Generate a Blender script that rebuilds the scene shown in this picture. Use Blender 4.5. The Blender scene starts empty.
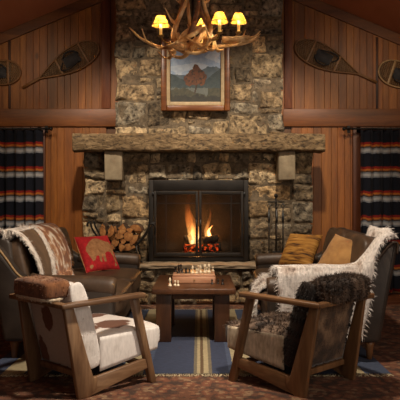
import bpy, bmesh, math, random
from mathutils import Vector, Matrix, noise
R = math.radians
random.seed(7)
COL = bpy.context.scene.collection
F, EYE, VX, VY = 600.0, 1.35, 199.0, 197.0

def P(px, py, d):
    return Vector(((px - VX) / F * d, d, EYE - (py - VY) / F * d))

def S(c):
    """sRGB 0-255 to linear"""
    out = []
    for v in c:
        v = v / 255
        out.append(v / 12.92 if v <= .04045 else ((v + .055) / 1.055) ** 2.4)
    return (*out, 1)

# ------------------------------------------------------------------ materials
class NT:
    def __init__(s, name):
        s.m = bpy.data.materials.new(name); s.m.use_nodes = True
        s.t = s.m.node_tree; s.t.nodes.clear()
        s.out = s.n('ShaderNodeOutputMaterial')
    def n(s, typ, **kw):
        nd = s.t.nodes.new(typ)
        for k, v in kw.items():
            if isinstance(k, str) and hasattr(nd, k): setattr(nd, k, v)
        return nd
    def l(s, a, b): s.t.links.new(a, b)
    def coord(s, kind='Object', scale=(1, 1, 1), rot=(0, 0, 0), loc=(0, 0, 0)):
        c = s.n('ShaderNodeTexCoord'); m = s.n('ShaderNodeMapping')
        m.inputs['Scale'].default_value = scale; m.inputs['Rotation'].default_value = rot
        m.inputs['Location'].default_value = loc
        s.l(c.outputs[kind], m.inputs['Vector']); return m.outputs['Vector']
    def noise(s, vec, scale, detail=4, rough=.55, dist=0):
        x = s.n('ShaderNodeTexNoise'); x.inputs['Scale'].default_value = scale
        x.inputs['Detail'].default_value = detail; x.inputs['Roughness'].default_value = rough
        x.inputs['Distortion'].default_value = dist
        s.l(vec, x.inputs['Vector']); return x.outputs['Fac']
    def voro(s, vec, scale, feature='F1', out='Distance', rand=1):
        x = s.n('ShaderNodeTexVoronoi'); x.feature = feature; x.inputs['Scale'].default_value = scale
        x.inputs['Randomness'].default_value = rand
        s.l(vec, x.inputs['Vector']); return x.outputs[out]
    def ramp(s, fac, stops, interp='LINEAR'):
        r = s.n('ShaderNodeValToRGB'); r.color_ramp.interpolation = interp
        e = r.color_ramp.elements
        while len(e) > 1: e.remove(e[-1])
        e[0].position = stops[0][0]; e[0].color = stops[0][1]
        for p, c in stops[1:]:
            k = e.new(p); k.color = c
        s.l(fac, r.inputs['Fac']); return r.outputs['Color']
    def mix(s, a, b, fac, mode='MIX'):
        x = s.n('ShaderNodeMix'); x.data_type = 'RGBA'; x.blend_type = mode
        for v, sock in ((fac, x.inputs[0]), (a, x.inputs[6]), (b, x.inputs[7])):
            if isinstance(v, (int, float)): sock.default_value = v
            elif isinstance(v, tuple): sock.default_value = v
            else: s.l(v, sock)
        return x.outputs[2]
    def math(s, op, a, b=None, c=None):
        x = s.n('ShaderNodeMath'); x.operation = op
        for v, sock in zip((a, b, c), x.inputs):
            if v is None: continue
            if isinstance(v, (int, float)): sock.default_value = v
            else: s.l(v, sock)
        return x.outputs[0]
    def sep(s, vec):
        x = s.n('ShaderNodeSeparateXYZ'); s.l(vec, x.inputs[0]); return x.outputs
    def attr(s, name='tint'):
        x = s.n('ShaderNodeAttribute'); x.attribute_name = name; return x.outputs['Color']
    def bump(s, h, strength=.3, dist=.01):
        b = s.n('ShaderNodeBump'); b.inputs['Strength'].default_value = strength
        b.inputs['Distance'].default_value = dist; s.l(h, b.inputs['Height']); return b.outputs['Normal']
    def pbr(s, color, rough=.6, normal=None, metal=0, **kw):
        p = s.n('ShaderNodeBsdfPrincipled')
        if isinstance(color, tuple): p.inputs['Base Color'].default_value = color
        else: s.l(color, p.inputs['Base Color'])
        if isinstance(rough, (int, float)): p.inputs['Roughness'].default_value = rough
        else: s.l(rough, p.inputs['Roughness'])
        p.inputs['Metallic'].default_value = metal
        if normal: s.l(normal, p.inputs['Normal'])
        for k, v in kw.items(): p.inputs[k].default_value = v
        s.l(p.outputs[0], s.out.inputs['Surface']); return s.m

def m_noise(name, stops, scale=4, stretch=(1, 1, 1), rough=.6, bump=.2, bscale=None, detail=5, tint=False, metal=0, dist=0, bdist=.01, **kw):
    t = NT(name); v = t.coord(scale=stretch)
    f = t.noise(v, scale, detail, .6, dist)
    col = t.ramp(f, stops)
    if tint: col = t.mix(col, t.attr(), 1.0, 'MULTIPLY')
    nb = t.noise(v, bscale or scale * 3, 5, .65)
    return t.pbr(col, rough, t.bump(nb, bump, bdist), metal, **kw)

def m_wood(name, dark, mid, light, axis='z', scale=9, rough=.5, tint=False, bump=.15, knots=False):
    st = {'x': (.12, 1, 1), 'y': (1, .12, 1), 'z': (1, 1, .12)}[axis]
    t = NT(name); v = t.coord(scale=st)
    f = t.noise(v, scale, 6, .62, .6)
    fine = t.noise(v, scale * 6, 3, .6)
    f2 = t.math('ADD', t.math('MULTIPLY', f, .75), t.math('MULTIPLY', fine, .25))
    col = t.ramp(f2, [(.3, dark), (.5, mid), (.68, light)])
    if knots:
        k = t.voro(t.coord(scale={'x': (.5, 1, 1), 'y': (1, .5, 1), 'z': (1, 1, .45)}[axis]), 4.0)
        kr = t.ramp(k, [(.0, (.25, .2, .18, 1)), (.07, (.45, .4, .36, 1)), (.12, (1, 1, 1, 1))])
        col = t.mix(col, kr, .8, 'MULTIPLY')
    if tint: col = t.mix(col, t.attr(), 1.0, 'MULTIPLY')
    return t.pbr(col, rough, t.bump(fine, bump, .004))

M = {}
# ------------------------------------------------------------------ mesh building
class MB:
    def __init__(s): s.bm = bmesh.new(); s.tint = None; s.layer = s.bm.loops.layers.float_color.new('tint')
    def _paint(s, faces, mi=0, smooth=None):
        for f in faces:
            f.material_index = mi
            if smooth is not None: f.smooth = smooth
            c = s.tint or (1, 1, 1, 1)
            for lp in f.loops: lp[s.layer] = c
    def box(s, lo, hi, bevel=0, seg=2, mi=0, mat=None):
        lo, hi = Vector(lo), Vector(hi)
        c = (lo + hi) / 2; d = hi - lo
        tmp = bmesh.new()
        bmesh.ops.create_cube(tmp, size=1, matrix=Matrix.Translation(c) @ Matrix.Diagonal((*d, 1)))
        if bevel: bmesh.ops.bevel(tmp, geom=tmp.edges[:], offset=bevel, segments=seg, affect='EDGES', profile=.5)
        s.merge(tmp, mat, mi, bevel > 0 and seg > 1); return s
    def merge(s, tmp, mat=None, mi=0, smooth=False):
        vm = {}
        for v in tmp.verts: vm[v] = s.bm.verts.new(mat @ v.co if mat else v.co)
        fs = []
        for f in tmp.faces:
            try: fs.append(s.bm.faces.new([vm[v] for v in f.verts]))
            except ValueError: pass
        s._paint(fs, mi, smooth); tmp.free()
    def prism(s, poly, axis, a, b, bevel=0, seg=2, mi=0, mat=None):
        """poly: list of 2D points in the other two axes (in xyz order), extruded a..b along axis"""
        tmp = bmesh.new()
        def mk(p, t):
            return {'x': (t, p[0], p[1]), 'y': (p[0], t, p[1]), 'z': (p[0], p[1], t)}[axis]
        va = [tmp.verts.new(mk(p, a)) for p in poly]; vb = [tmp.verts.new(mk(p, b)) for p in poly]
        n = len(poly)
        tmp.faces.new(va); tmp.faces.new(vb[::-1])
        for i in range(n): tmp.faces.new((va[i], vb[i], vb[(i + 1) % n], va[(i + 1) % n]))
        bmesh.ops.recalc_face_normals(tmp, faces=tmp.faces[:])
        if bevel: bmesh.ops.bevel(tmp, geom=tmp.edges[:], offset=bevel, segments=seg, affect='EDGES', profile=.5)
        s.merge(tmp, mat, mi, bevel > 0); return s
    def tube(s, pts, rad, seg=8, mi=0, closed=False, flat=1.0, cap=True):
        pts = [Vector(p) for p in pts]; n = len(pts)
        if not isinstance(rad, (list, tuple)): rad = [rad] * n
        up = None; rings = []
        for i in range(n):
            a = pts[i - 1] if (i or closed) else pts[0]; b = pts[(i + 1) % n] if (i < n - 1 or closed) else pts[-1]
            t = (b - a).normalized()
            if up is None:
                up = Vector((0, 0, 1)) if abs(t.z) < .9 else Vector((1, 0, 0))
            x = t.cross(up)
            if x.length < 1e-6: x = t.orthogonal()
            x.normalize(); y = x.cross(t).normalized(); up = y
            rings.append([s.bm.verts.new(pts[i] + (x * math.cos(k / seg * math.tau) + y * math.sin(k / seg * math.tau) * flat) * rad[i]) for k in range(seg)])
        fs = []
        for i in range(n if closed else n - 1):
            A, B = rings[i], rings[(i + 1) % n]
            for k in range(seg):
                fs.append(s.bm.faces.new((A[k], A[(k + 1) % seg], B[(k + 1) % seg], B[k])))
        if cap and not closed:
            fs.append(s.bm.faces.new(rings[0][::-1])); fs.append(s.bm.faces.new(rings[-1]))
        s._paint(fs, mi, True); return s
    def lathe(s, prof, c=(0, 0, 0), seg=16, mi=0, mat=None):
        c = Vector(c); rings = []; fs = []
        T = (lambda v: mat @ v) if mat else (lambda v: v)
        for r, z in prof:
            rings.append([s.bm.verts.new(T(c + Vector((max(r, 1e-4) * math.cos(k / seg * math.tau), max(r, 1e-4) * math.sin(k / seg * math.tau), z)))) for k in range(seg)])
        for A, B in zip(rings, rings[1:]):
            for k in range(seg): fs.append(s.bm.faces.new((A[k], A[(k + 1) % seg], B[(k + 1) % seg], B[k])))
        fs.append(s.bm.faces.new(rings[0][::-1])); fs.append(s.bm.faces.new(rings[-1]))
        s._paint(fs, mi, True); return s
    def grid(s, fn, nu, nv, mi=0, close_u=False, mifn=None):
        V = [[s.bm.verts.new(fn(i / nu, j / nv)) for j in range(nv + 1)] for i in range(nu + (0 if close_u else 1))]
        fs = []
        for i in range(nu):
            A = V[i]; B = V[(i + 1) % len(V)]
            for j in range(nv):
                f = s.bm.faces.new((A[j], B[j], B[j + 1], A[j + 1])); fs.append(f)
        s._paint(fs, mi, True)
        if mifn:
            k = 0
            for i in range(nu):
                for j in range(nv):
                    fs[k].material_index = mifn((i + .5) / nu, (j + .5) / nv); k += 1
        return V
    def slab(s, fn, nrm_off, nu, nv, mi=0):
        """closed sheet: fn surface plus copy shifted by nrm_off(u,v) vector"""
        A = s.grid(fn, nu, nv, mi); 
        B = s.grid(lambda u, v: fn(u, v) + nrm_off(u, v), nu, nv, mi)
        fs = []
        for i in range(nu):
            fs.append(s.bm.faces.new((A[i][0], A[i + 1][0], B[i + 1][0], B[i][0])))
            fs.append(s.bm.faces.new((A[i][nv], B[i][nv], B[i + 1][nv], A[i + 1][nv])))
        for j in range(nv):
            fs.append(s.bm.faces.new((A[0][j], B[0][j], B[0][j + 1], A[0][j + 1])))
            fs.append(s.bm.faces.new((A[nu][j], A[nu][j + 1], B[nu][j + 1], B[nu][j])))
        s._paint(fs, mi, True)
    def strands(s, n, length, width=.006, lean=Vector((0, 0, -.5)), spread=.6, faces=None, keep=None, mi=0, seed=1):
        """tapered hair blades grown on the faces made so far"""
        rng = random.Random(seed)
        s.bm.normal_update()
        src = list(faces or s.bm.faces)
        if keep: src = [f for f in src if keep(f.calc_center_median(), f.normal)]
        if not src: return s
        ar = [f.calc_area() for f in src]
        picks = rng.choices(src, weights=ar, k=n); fs = []
        for f in picks:
            w = [rng.random() ** .8 for _ in f.verts]; t = sum(w)
            p = sum((v.co * (q / t) for v, q in zip(f.verts, w)), Vector())
            d = (f.normal + lean + Vector((rng.gauss(0, spread), rng.gauss(0, spread), rng.gauss(0, spread))) * .7)
            if d.length < .1: continue
            d.normalize()
            if d.dot(f.normal) < .12: d = (d + f.normal * (.25 - d.dot(f.normal))).normalized()
            L = length * rng.uniform(.6, 1.3)
            side = d.cross(Vector((rng.gauss(0, 1), rng.gauss(0, 1), rng.gauss(0, 1)))).normalized() * width * .5
            bend = (d + lean * .6).normalized()
            a = s.bm.verts.new(p - side - f.normal * .002); b = s.bm.verts.new(p + side - f.normal * .002)
            m1 = s.bm.verts.new(p + d * L * .55 + side * .6); m0 = s.bm.verts.new(p + d * L * .55 - side * .6)
            e = s.bm.verts.new(p + d * L * .55 + bend * L * .45)
            fs.append(s.bm.faces.new((a, b, m1, m0))); fs.append(s.bm.faces.new((m0, m1, e)))
        s._paint(fs, mi, True); return s
    def build(s, name, mat, parent=None, loc=None, matrix=None, recalc=True):
        if recalc: bmesh.ops.recalc_face_normals(s.bm, faces=s.bm.faces[:])
        me = bpy.data.meshes.new(name); s.bm.to_mesh(me); s.bm.free()
        for m in (mat if isinstance(mat, (list, tuple)) else [mat]): me.materials.append(M[m] if isinstance(m, str) else m)
        o = bpy.data.objects.new(name, me); COL.objects.link(o)
        if parent: o.parent = parent
        if matrix is not None: o.matrix_local = matrix
        elif loc is not None: o.location = loc
        return o

def thing(name, label, cat, loc=(0, 0, 0), rz=0, group=None):
    o = bpy.data.objects.new(name, None); COL.objects.link(o)
    o.empty_display_size = .1
    o.location = loc; o.rotation_euler = (0, 0, rz)
    return tag(o, label, cat, group)
def tag(o, label, cat, group=None):
    o['label'] = label; o['category'] = cat
    if group: o['group'] = group
    return o
def struct(name, mb, mat):
    o = mb.build(name, mat); o['kind'] = 'structure'; return o
def dup(root, loc, rz, label, group=None, rot=None):
    r = root.copy(); COL.objects.link(r); r.location = loc
    r.rotation_euler = rot or (0, 0, rz)
    r['label'] = label
    if group: r['group'] = group
    for ch in list(root.children):
        c = ch.copy(); COL.objects.link(c); c.parent = r
        for g in list(ch.children):
            d = g.copy(); COL.objects.link(d); d.parent = c
    return r
def basis(o, x, y, z):
    m = Matrix.Identity(4)
    for i, a in enumerate((x, y, z)):
        a = Vector(a).normalized()
        for r in range(3): m[r][i] = a[r]
    for r in range(3): m[r][3] = o[r]
    return m
def bez(ctrl, n):
    """catmull-rom through ctrl"""
    c = [Vector(p) for p in ctrl]; c = [c[0] * 2 - c[1]] + c + [c[-1] * 2 - c[-2]]
    out = []; k = len(c) - 3
    for i in range(n + 1):
        t = i / n * k; j = min(int(t), k - 1); u = t - j
        a, b, d, e = c[j:j + 4]
        out.append(.5 * ((2 * b) + (d - a) * u + (2 * a - 5 * b + 4 * d - e) * u * u + (3 * b - a - 3 * d + e) * u ** 3))
    return out
def lerp_tab(tab, x):
    if x <= tab[0][0]: return tab[0][1]
    for (a, p), (b, q) in zip(tab, tab[1:]):
        if x <= b: return p + (q - p) * (x - a) / (b - a)
    return tab[-1][1]
def n3(v, s=1): return noise.noise(Vector(v) * s)
def inpoly(x, y, poly):
    c = False; n = len(poly); j = n - 1
    for i in range(n):
        xi, yi = poly[i]; xj, yj = poly[j]
        if (yi > y) != (yj > y) and x < (xj - xi) * (y - yi) / (yj - yi) + xi: c = not c
        j = i
    return c
# ------------------------------------------------------------------ material library
M['pine'] = m_wood('pine', S((98, 54, 17)), S((142, 84, 29)), S((172, 108, 42)), 'z', 7, .5, tint=True, knots=True)
M['pine_trim'] = m_wood('pine_trim', S((80, 42, 14)), S((118, 66, 23)), S((144, 86, 34)), 'x', 7, .5, tint=True)
M['ceiling'] = m_noise('ceiling_boards', [(.3, S((184, 116, 82))), (.7, S((200, 132, 94)))], 2, (1, .2, 1), .7, .1)
def m_stone():
    t = NT('rubble_stone'); v = t.coord()
    f = t.noise(v, 8, 7, .66, .5); g = t.noise(t.coord(loc=(4, 2, 7)), 20, 5, .6)
    c = t.ramp(f, [(.34, (.3, .27, .23, 1)), (.43, (.62, .57, .5, 1)), (.52, (1, .95, .87, 1)), (.62, (1.55, 1.48, 1.34, 1)), (.75, (2.1, 2.0, 1.85, 1))])
    c = t.mix(c, t.ramp(g, [(.36, (.25, .22, .2, 1)), (.46, (.9, .89, .87, 1)), (.65, (1.35, 1.3, 1.2, 1))]), 1.0, 'MULTIPLY')
    c = t.mix(c, t.attr(), 1.0, 'MULTIPLY')
    h = t.math('ADD', f, t.math('MULTIPLY', g, .6))
    return t.pbr(c, .85, t.bump(h, 1.0, .05))
M['stone'] = m_stone()
M['mortar'] = m_noise('mortar', [(.35, S((76, 64, 48))), (.65, S((122, 106, 84)))], 18, (1, 1, 1), .9, .5, bdist=.02)
M['slab'] = m_noise('hearth_slab', [(.3, S((100, 84, 64))), (.5, S((136, 118, 94))), (.7, S((160, 142, 116)))], 7, (1, 1, 1), .8, .6, 25, bdist=.02)
M['corbel'] = m_noise('cut_stone', [(.3, S((118, 104, 82))), (.55, S((150, 134, 108))), (.75, S((170, 154, 126)))], 6, (1, 1, 1), .85, .4, 40)
M['firebrick'] = m_noise('firebrick', [(.3, S((30, 24, 19))), (.7, S((58, 46, 36)))], 8, (1, 1, 1), .95, .5)
def m_beam():
    t = NT('hewn_timber'); v = t.coord(scale=(.4, 1, 1))
    f = t.noise(v, 13, 7, .68, 1.2); g = t.noise(t.coord(scale=(.7, 1, 1.4)), 24, 5, .6, .6); fine = t.noise(t.coord(scale=(.1, 1, 1)), 70, 3)
    c = t.ramp(f, [(.32, S((66, 49, 30))), (.45, S((112, 90, 60))), (.58, S((140, 116, 82))), (.7, S((166, 142, 106)))])
    c = t.mix(c, t.ramp(g, [(.38, (.2, .17, .13, 1)), (.46, (.85, .82, .78, 1)), (.6, (1.05, 1.05, 1.05, 1))]), .9, 'MULTIPLY')
    return t.pbr(c, .75, t.bump(t.math('ADD', t.math('ADD', f, g), t.math('MULTIPLY', fine, .3)), .9, .02))
M['beam'] = m_beam()
M['iron'] = m_noise('black_iron', [(.3, (.012, .011, .01, 1)), (.7, (.03, .027, .024, 1))], 12, rough=.45, bump=.15, metal=.6)
M['door_metal'] = m_noise('bronze_door', [(.3, (.014, .011, .009, 1)), (.7, (.026, .021, .017, 1))], 6, rough=.5, bump=.1, metal=.5)
M['steel'] = m_noise('worn_steel', [(.3, (.05, .05, .05, 1)), (.7, (.1, .1, .1, 1))], 12, rough=.4, bump=.15, metal=.8)
M['brass'] = m_noise('aged_brass', [(.3, (.25, .16, .05, 1)), (.7, (.4, .27, .1, 1))], 12, rough=.4, bump=.1, metal=.9)
def m_glass(name, tint, gl):
    t = NT(name); tr = t.n('ShaderNodeBsdfTransparent'); tr.inputs[0].default_value = tint
    g = t.n('ShaderNodeBsdfGlossy'); g.inputs['Roughness'].default_value = .3; g.inputs[0].default_value = (1, .95, .9, 1)
    mx = t.n('ShaderNodeMixShader'); mx.inputs[0].default_value = gl
    t.l(tr.outputs[0], mx.inputs[1]); t.l(g.outputs[0], mx.inputs[2]); t.l(mx.outputs[0], t.out.inputs['Surface']); return t.m
M['fireglass'] = m_glass('fire_glass', (.9, .86, .8, 1), .008)
M['windowglass'] = m_noise('night_pane', [(.3, (.004, .006, .006, 1)), (.7, (.01, .014, .012, 1))], 3, rough=.08, bump=0)
M['log_end'] = m_noise('split_log', [(.3, S((106, 62, 28))), (.5, S((164, 108, 56))), (.72, S((200, 148, 88)))], 14, (1, .3, 1), .8, .4, tint=True)
M['bark'] = m_noise('bark', [(.3, S((42, 28, 18))), (.7, S((92, 66, 42)))], 16, (1, .3, 1), .9, 1.0, bdist=.02)
M['charred'] = m_noise('charred', [(.35, (.008, .006, .005, 1)), (.7, (.03, .022, .018, 1))], 14, rough=.95, bump=.8, bdist=.02)
def m_emit(name, c, st):
    t = NT(name); e = t.n('ShaderNodeEmission'); e.inputs[0].default_value = c; e.inputs[1].default_value = st
    t.l(e.outputs[0], t.out.inputs['Surface']); return t.m
def m_ember():
    t = NT('ember'); f = t.noise(t.coord(), 22, 4)
    c = t.ramp(f, [(.5, (0, 0, 0, 1)), (.6, (.7, .05, .005, 1)), (.74, (1, .3, .04, 1))])
    e = t.n('ShaderNodeEmission'); t.l(c, e.inputs[0]); e.inputs[1].default_value = 1.0
    d = t.n('ShaderNodeBsdfDiffuse'); d.inputs[0].default_value = (.02, .016, .014, 1)
    a = t.n('ShaderNodeAddShader'); t.l(e.outputs[0], a.inputs[0]); t.l(d.outputs[0], a.inputs[1]); t.l(a.outputs[0], t.out.inputs['Surface']); return t.m
M['ember'] = m_ember()
def m_flame():
    t = NT('flame'); z = t.sep(t.coord())[2]
    nz = t.noise(t.coord(scale=(6, 6, 2.2)), 2.2, 3, .6, .8)
    zz = t.math('ADD', z, t.math('MULTIPLY', t.math('SUBTRACT', nz, .5), .35))
    c = t.ramp(zz, [(.0, (1, .62, .25, 1)), (.14, (1, .48, .14, 1)), (.34, (1, .27, .05, 1)), (.7, (.8, .12, .015, 1))])
    st = t.math('MULTIPLY', t.ramp(zz, [(.0, (1, 1, 1, 1)), (.12, (.75, .75, .75, 1)), (.3, (.2, .2, .2, 1)), (.55, (.03, .03, .03, 1))]), 75)
    thin = t.ramp(nz, [(.38, (.12, .12, .12, 1)), (.62, (1.25, 1.25, 1.25, 1))])
    e = t.n('ShaderNodeEmission'); t.l(c, e.inputs[0]); t.l(t.math('MULTIPLY', st, thin), e.inputs[1])
    t.l(e.outputs[0], t.out.inputs['Volume']); return t.m
M['flame'] = m_flame()

def m_stripes_curtain():
    t = NT('striped_wool_curtain'); z = t.sep(t.coord('Object'))[2]
    # z is world height; group period .338 m, white band low edge at 1.94
    z = t.math('ADD', z, t.math('MULTIPLY', t.math('SUBTRACT', t.noise(t.coord(scale=(1, 1, .15)), 7, 2), .5), .07))
    w = t.math('FRACT', t.math('DIVIDE', t.math('SUBTRACT', z, 1.955 - .338 * 6), .338))
    N = S((17, 20, 34)); G = S((186, 184, 182)); G2 = S((140, 142, 148)); RD = S((150, 34, 22)); OR = S((196, 112, 40)); TN = S((120, 88, 60)); K = S((18, 16, 20))
    c = t.ramp(w, [(0, G2), (.06, G), (.16, G2), (.22, K), (.25, TN), (.29, OR), (.36, RD), (.45, S((74, 22, 22))), (.47, N)], 'CONSTANT')
    wv = t.noise(t.coord(scale=(1, 1, 1)), 140, 2)
    return t.pbr(c, .95, t.bump(wv, .25, .003))
M['curtain'] = m_stripes_curtain()
M['leather'] = m_noise('brown_leather', [(.3, S((58, 43, 31))), (.55, S((80, 61, 45))), (.75, S((100, 78, 58)))], 5, rough=.48, bump=.12, bscale=60)
M['leather_dark'] = m_noise('dark_leather', [(.3, S((46, 38, 32))), (.7, S((66, 56, 48)))], 5, rough=.5, bump=.12, bscale=60)
M['piping'] = m_noise('tan_piping', [(.3, S((120, 92, 54))), (.7, S((160, 126, 78)))], 30, rough=.5)
M['foot'] = m_wood('foot_wood', S((90, 58, 34)), S((130, 88, 54)), S((160, 112, 72)), 'z', 12, .4)
M['chairwood'] = m_wood('chair_wood', S((76, 53, 36)), S((120, 89, 62)), S((154, 122, 90)), 'x', 9, .45)
M['chairwood_z'] = m_wood('chair_wood_upright', S((76, 53, 36)), S((120, 89, 62)), S((154, 122, 90)), 'z', 9, .45)
M['chairdark_z'] = m_wood('chair_dark_upright', S((78, 54, 34)), S((118, 84, 54)), S((146, 108, 72)), 'z', 9, .42)
M['chairdark'] = m_wood('chair_dark', S((78, 54, 34)), S((118, 84, 54)), S((146, 108, 72)), 'x', 9, .42)
M['tablewood'] = m_wood('table_wood', S((54, 32, 20)), S((84, 52, 32)), S((110, 72, 46)), 'y', 8, .32)
M['tableleg'] = m_wood('table_leg_wood', S((48, 28, 17)), S((74, 45, 27)), S((96, 61, 38)), 'z', 8, .4)
M['chesswood'] = m_wood('chess_box_wood', S((150, 100, 74)), S((190, 138, 106)), S((214, 166, 130)), 'x', 12, .4)
M['boxwood'] = m_noise('pale_piece', [(.3, S((224, 204, 170))), (.7, S((244, 228, 198)))], 30, rough=.35, bump=0)
M['ebony'] = m_noise('dark_piece', [(.3, S((28, 20, 16))), (.7, S((46, 34, 26)))], 30, rough=.3, bump=0)
def m_chess():
    t = NT('chess_squares'); c = t.n('ShaderNodeTexChecker'); c.inputs['Scale'].default_value = 21.0
    c.inputs[1].default_value = S((206, 160, 120)); c.inputs[2].default_value = S((96, 56, 36))
    t.l(t.coord(), c.inputs['Vector']); return t.pbr(c.outputs[0], .4)
M['chess'] = m_chess()
def m_hide(name, base, spot, scale, lo, hi, mid=None, loc=(0, 0, 0), rough=.9, fc=.72):
    t = NT(name); v = t.coord(loc=loc)
    f = t.noise(v, scale, 3, .45, .3)
    fine = t.noise(t.coord(scale=(1, 1, .3)), 60, 3)
    f = t.math('ADD', f, t.math('MULTIPLY', t.math('SUBTRACT', fine, .5), .12))
    st = [(lo, spot), (hi, base)] if mid is None else [(lo, spot), ((lo + hi) / 2, mid), (hi, base)]
    col = t.ramp(f, st)
    sh = t.ramp(fine, [(.3, (fc, fc, fc, 1)), (.7, (1.1, 1.1, 1.1, 1))])
    return t.pbr(t.mix(col, sh, 1.0, 'MULTIPLY'), rough, t.bump(fine, .3, .006), **{'Sheen Weight': .2})
W_ = S((228, 220, 212)); BR = S((104, 60, 32))
def m_patch(name, base, spot, spots):
    t = NT(name); v = t.coord(); nz = t.noise(v, 9, 4, .6); fine = t.noise(t.coord(scale=(.3, 1, 1)), 60, 3); d = None
    for c, r in spots:
        m = t.n('ShaderNodeMapping'); m.vector_type = 'TEXTURE'; m.inputs['Location'].default_value = c; m.inputs['Scale'].default_value = r; t.l(v, m.inputs['Vector'])
        ln = t.n('ShaderNodeVectorMath'); ln.operation = 'LENGTH'; t.l(m.outputs[0], ln.inputs[0])
        d = ln.outputs['Value'] if d is None else t.math('MINIMUM', d, ln.outputs['Value'])
    d = t.math('ADD', d, t.math('MULTIPLY', t.math('SUBTRACT', nz, .5), 1.1))
    c = t.ramp(d, [(.86, spot), (.98, base)]); sh = t.ramp(fine, [(.3, (.9, .9, .9, 1)), (.7, (1.04, 1.04, 1.04, 1))])
    return t.pbr(t.mix(c, sh, 1.0, 'MULTIPLY'), .9, t.bump(fine, .25, .005), **{'Sheen Weight': .2})
M['cowhide'] = m_patch('cowhide', S((232, 224, 216)), BR, [((.54, -.13, .4), (.15, .14, .3)), ((.6, .2, .4), (.2, .08, .3)), ((.84, -.1, .35), (.03, .10, .2)), ((.38, .0, .4), (.08, .2, .3))])
M['cowhide_side'] = m_hide('cowhide_side', S((238, 232, 226)), S((214, 206, 198)), 5, .3, .5, fc=.9)
M['cowhide_back'] = m_patch('cowhide_back', S((184, 174, 162)), BR, [((.1, .06, .5), (.2, .07, .1)), ((.2, .22, .22), (.2, .06, .14)), ((.1, -.2, .58), (.2, .07, .03))])
M['cowhide_roll'] = m_hide('cowhide_roll', S((186, 150, 112)), S((104, 62, 34)), 4, .38, .66, mid=S((134, 86, 50)))
M['sheep'] = m_hide('white_shearling', S((236, 226, 214)), S((190, 172, 154)), 14, .3, .5)
M['spotfur'] = m_hide('spotted_fur', S((238, 226, 208)), S((140, 84, 44)), 9, .44, .62, mid=S((190, 134, 84)))
M['suede'] = m_noise('suede', [(.3, S((84, 64, 46))), (.7, S((112, 88, 64)))], 5, rough=.9, bump=.1)
M['whitefur'] = m_hide('white_fur', S((246, 240, 234)), S((112, 90, 74)), 5, .30, .48, mid=S((206, 190, 178)))
M['darkfur'] = m_hide('dark_fur', S((120, 98, 80)), S((50, 36, 26)), 8, .38, .68, mid=S((80, 60, 45)))
M['blackfur'] = m_hide('black_fur', S((50, 38, 30)), S((26, 19, 15)), 8, .36, .62)
M['brownfur'] = m_hide('brown_fur', S((140, 110, 82)), S((62, 44, 30)), 7, .36, .66, mid=S((98, 72, 50)))
M['creamhide'] = m_hide('cream_hide', S((212, 196, 170)), S((176, 156, 128)), 6, .3, .55)
M['redwool'] = m_noise('red_wool', [(.3, S((150, 18, 24))), (.7, S((196, 32, 38)))], 30, rough=.9, bump=.2, bscale=120)
M['tanwool'] = m_noise('tan_wool', [(.3, S((138, 92, 54))), (.7, S((186, 136, 90)))], 26, rough=.9, bump=.2, bscale=120)
M['cream'] = m_noise('cream_wool', [(.3, S((196, 168, 120))), (.7, S((222, 196, 150)))], 30, rough=.9)
def m_gold():
    t = NT('gold_woven'); v = t.coord(scale=(.5, .5, 4))
    f = t.noise(v, 8, 4, .6, .5)
    c = t.ramp(f, [(.34, S((50, 28, 10))), (.42, S((120, 78, 26))), (.52, S((166, 116, 44))), (.66, S((196, 148, 74)))])
    return t.pbr(c, .85, t.bump(t.noise(v, 40, 2), .3, .004))
M['gold'] = m_gold()
M['goldvelvet'] = m_noise('gold_velvet', [(.3, S((140, 96, 44))), (.7, S((184, 138, 74)))], 8, rough=.8, **{'Sheen Weight': .4})
M['antler'] = m_noise('antler_bone', [(.3, S((150, 100, 56))), (.46, S((214, 168, 110))), (.66, S((244, 216, 168)))], 7, rough=.75, bump=.15)
M['antlerdark'] = m_noise('antler_dark', [(.3, S((96, 64, 42))), (.55, S((146, 106, 76))), (.75, S((196, 160, 120)))], 7, rough=.75, bump=.15)
def m_shade():
    t = NT('parchment_shade'); v = t.coord()
    f = t.noise(v, 26, 3); c = t.ramp(f, [(.36, (.36, .14, .015, 1)), (.5, (.6, .33, .05, 1)), (.7, (.72, .46, .1, 1))])
    e = t.n('ShaderNodeEmission'); t.l(c, e.inputs[0]); e.inputs[1].default_value = .28
    d = t.n('ShaderNodeBsdfTranslucent'); t.l(c, d.inputs[0]); d2 = t.n('ShaderNodeBsdfDiffuse'); t.l(c, d2.inputs[0])
    mx = t.n('ShaderNodeMixShader'); t.l(d.outputs[0], mx.inputs[1]); t.l(d2.outputs[0], mx.inputs[2])
    a = t.n('ShaderNodeAddShader'); t.l(e.outputs[0], a.inputs[0]); t.l(mx.outputs[0], a.inputs[1]); t.l(a.outputs[0], t.out.inputs['Surface']); return t.m
M['shade'] = m_shade()
M['bulb'] = m_emit('bulb_glow', (1, .72, .3, 1), 9)
M['candle'] = m_noise('candle_sleeve', [(.3, S((220, 180, 110))), (.7, S((240, 206, 140)))], 12, rough=.6, **{'Emission Color': (1, .6, .15, 1), 'Emission Strength': .25})
M['frame'] = m_wood('picture_frame', S((62, 32, 13)), S((104, 58, 24)), S((134, 80, 36)), 'x', 8, .35)
M['liner'] = m_noise('frame_liner', [(.3, S((158, 134, 98))), (.7, S((184, 160, 122)))], 20, rough=.6)
M['snowframe'] = m_wood('bent_ash', S((84, 54, 28)), S((128, 88, 50)), S((160, 116, 70)), 'x', 10, .5)
M['snowframe_pale'] = m_wood('pale_bent_ash', S((130, 100, 66)), S((174, 140, 98)), S((200, 168, 124)), 'x', 10, .5)
M['rawhide'] = m_noise('rawhide', [(.3, S((112, 90, 64))), (.7, S((160, 132, 96)))], 20, rough=.7)
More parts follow.
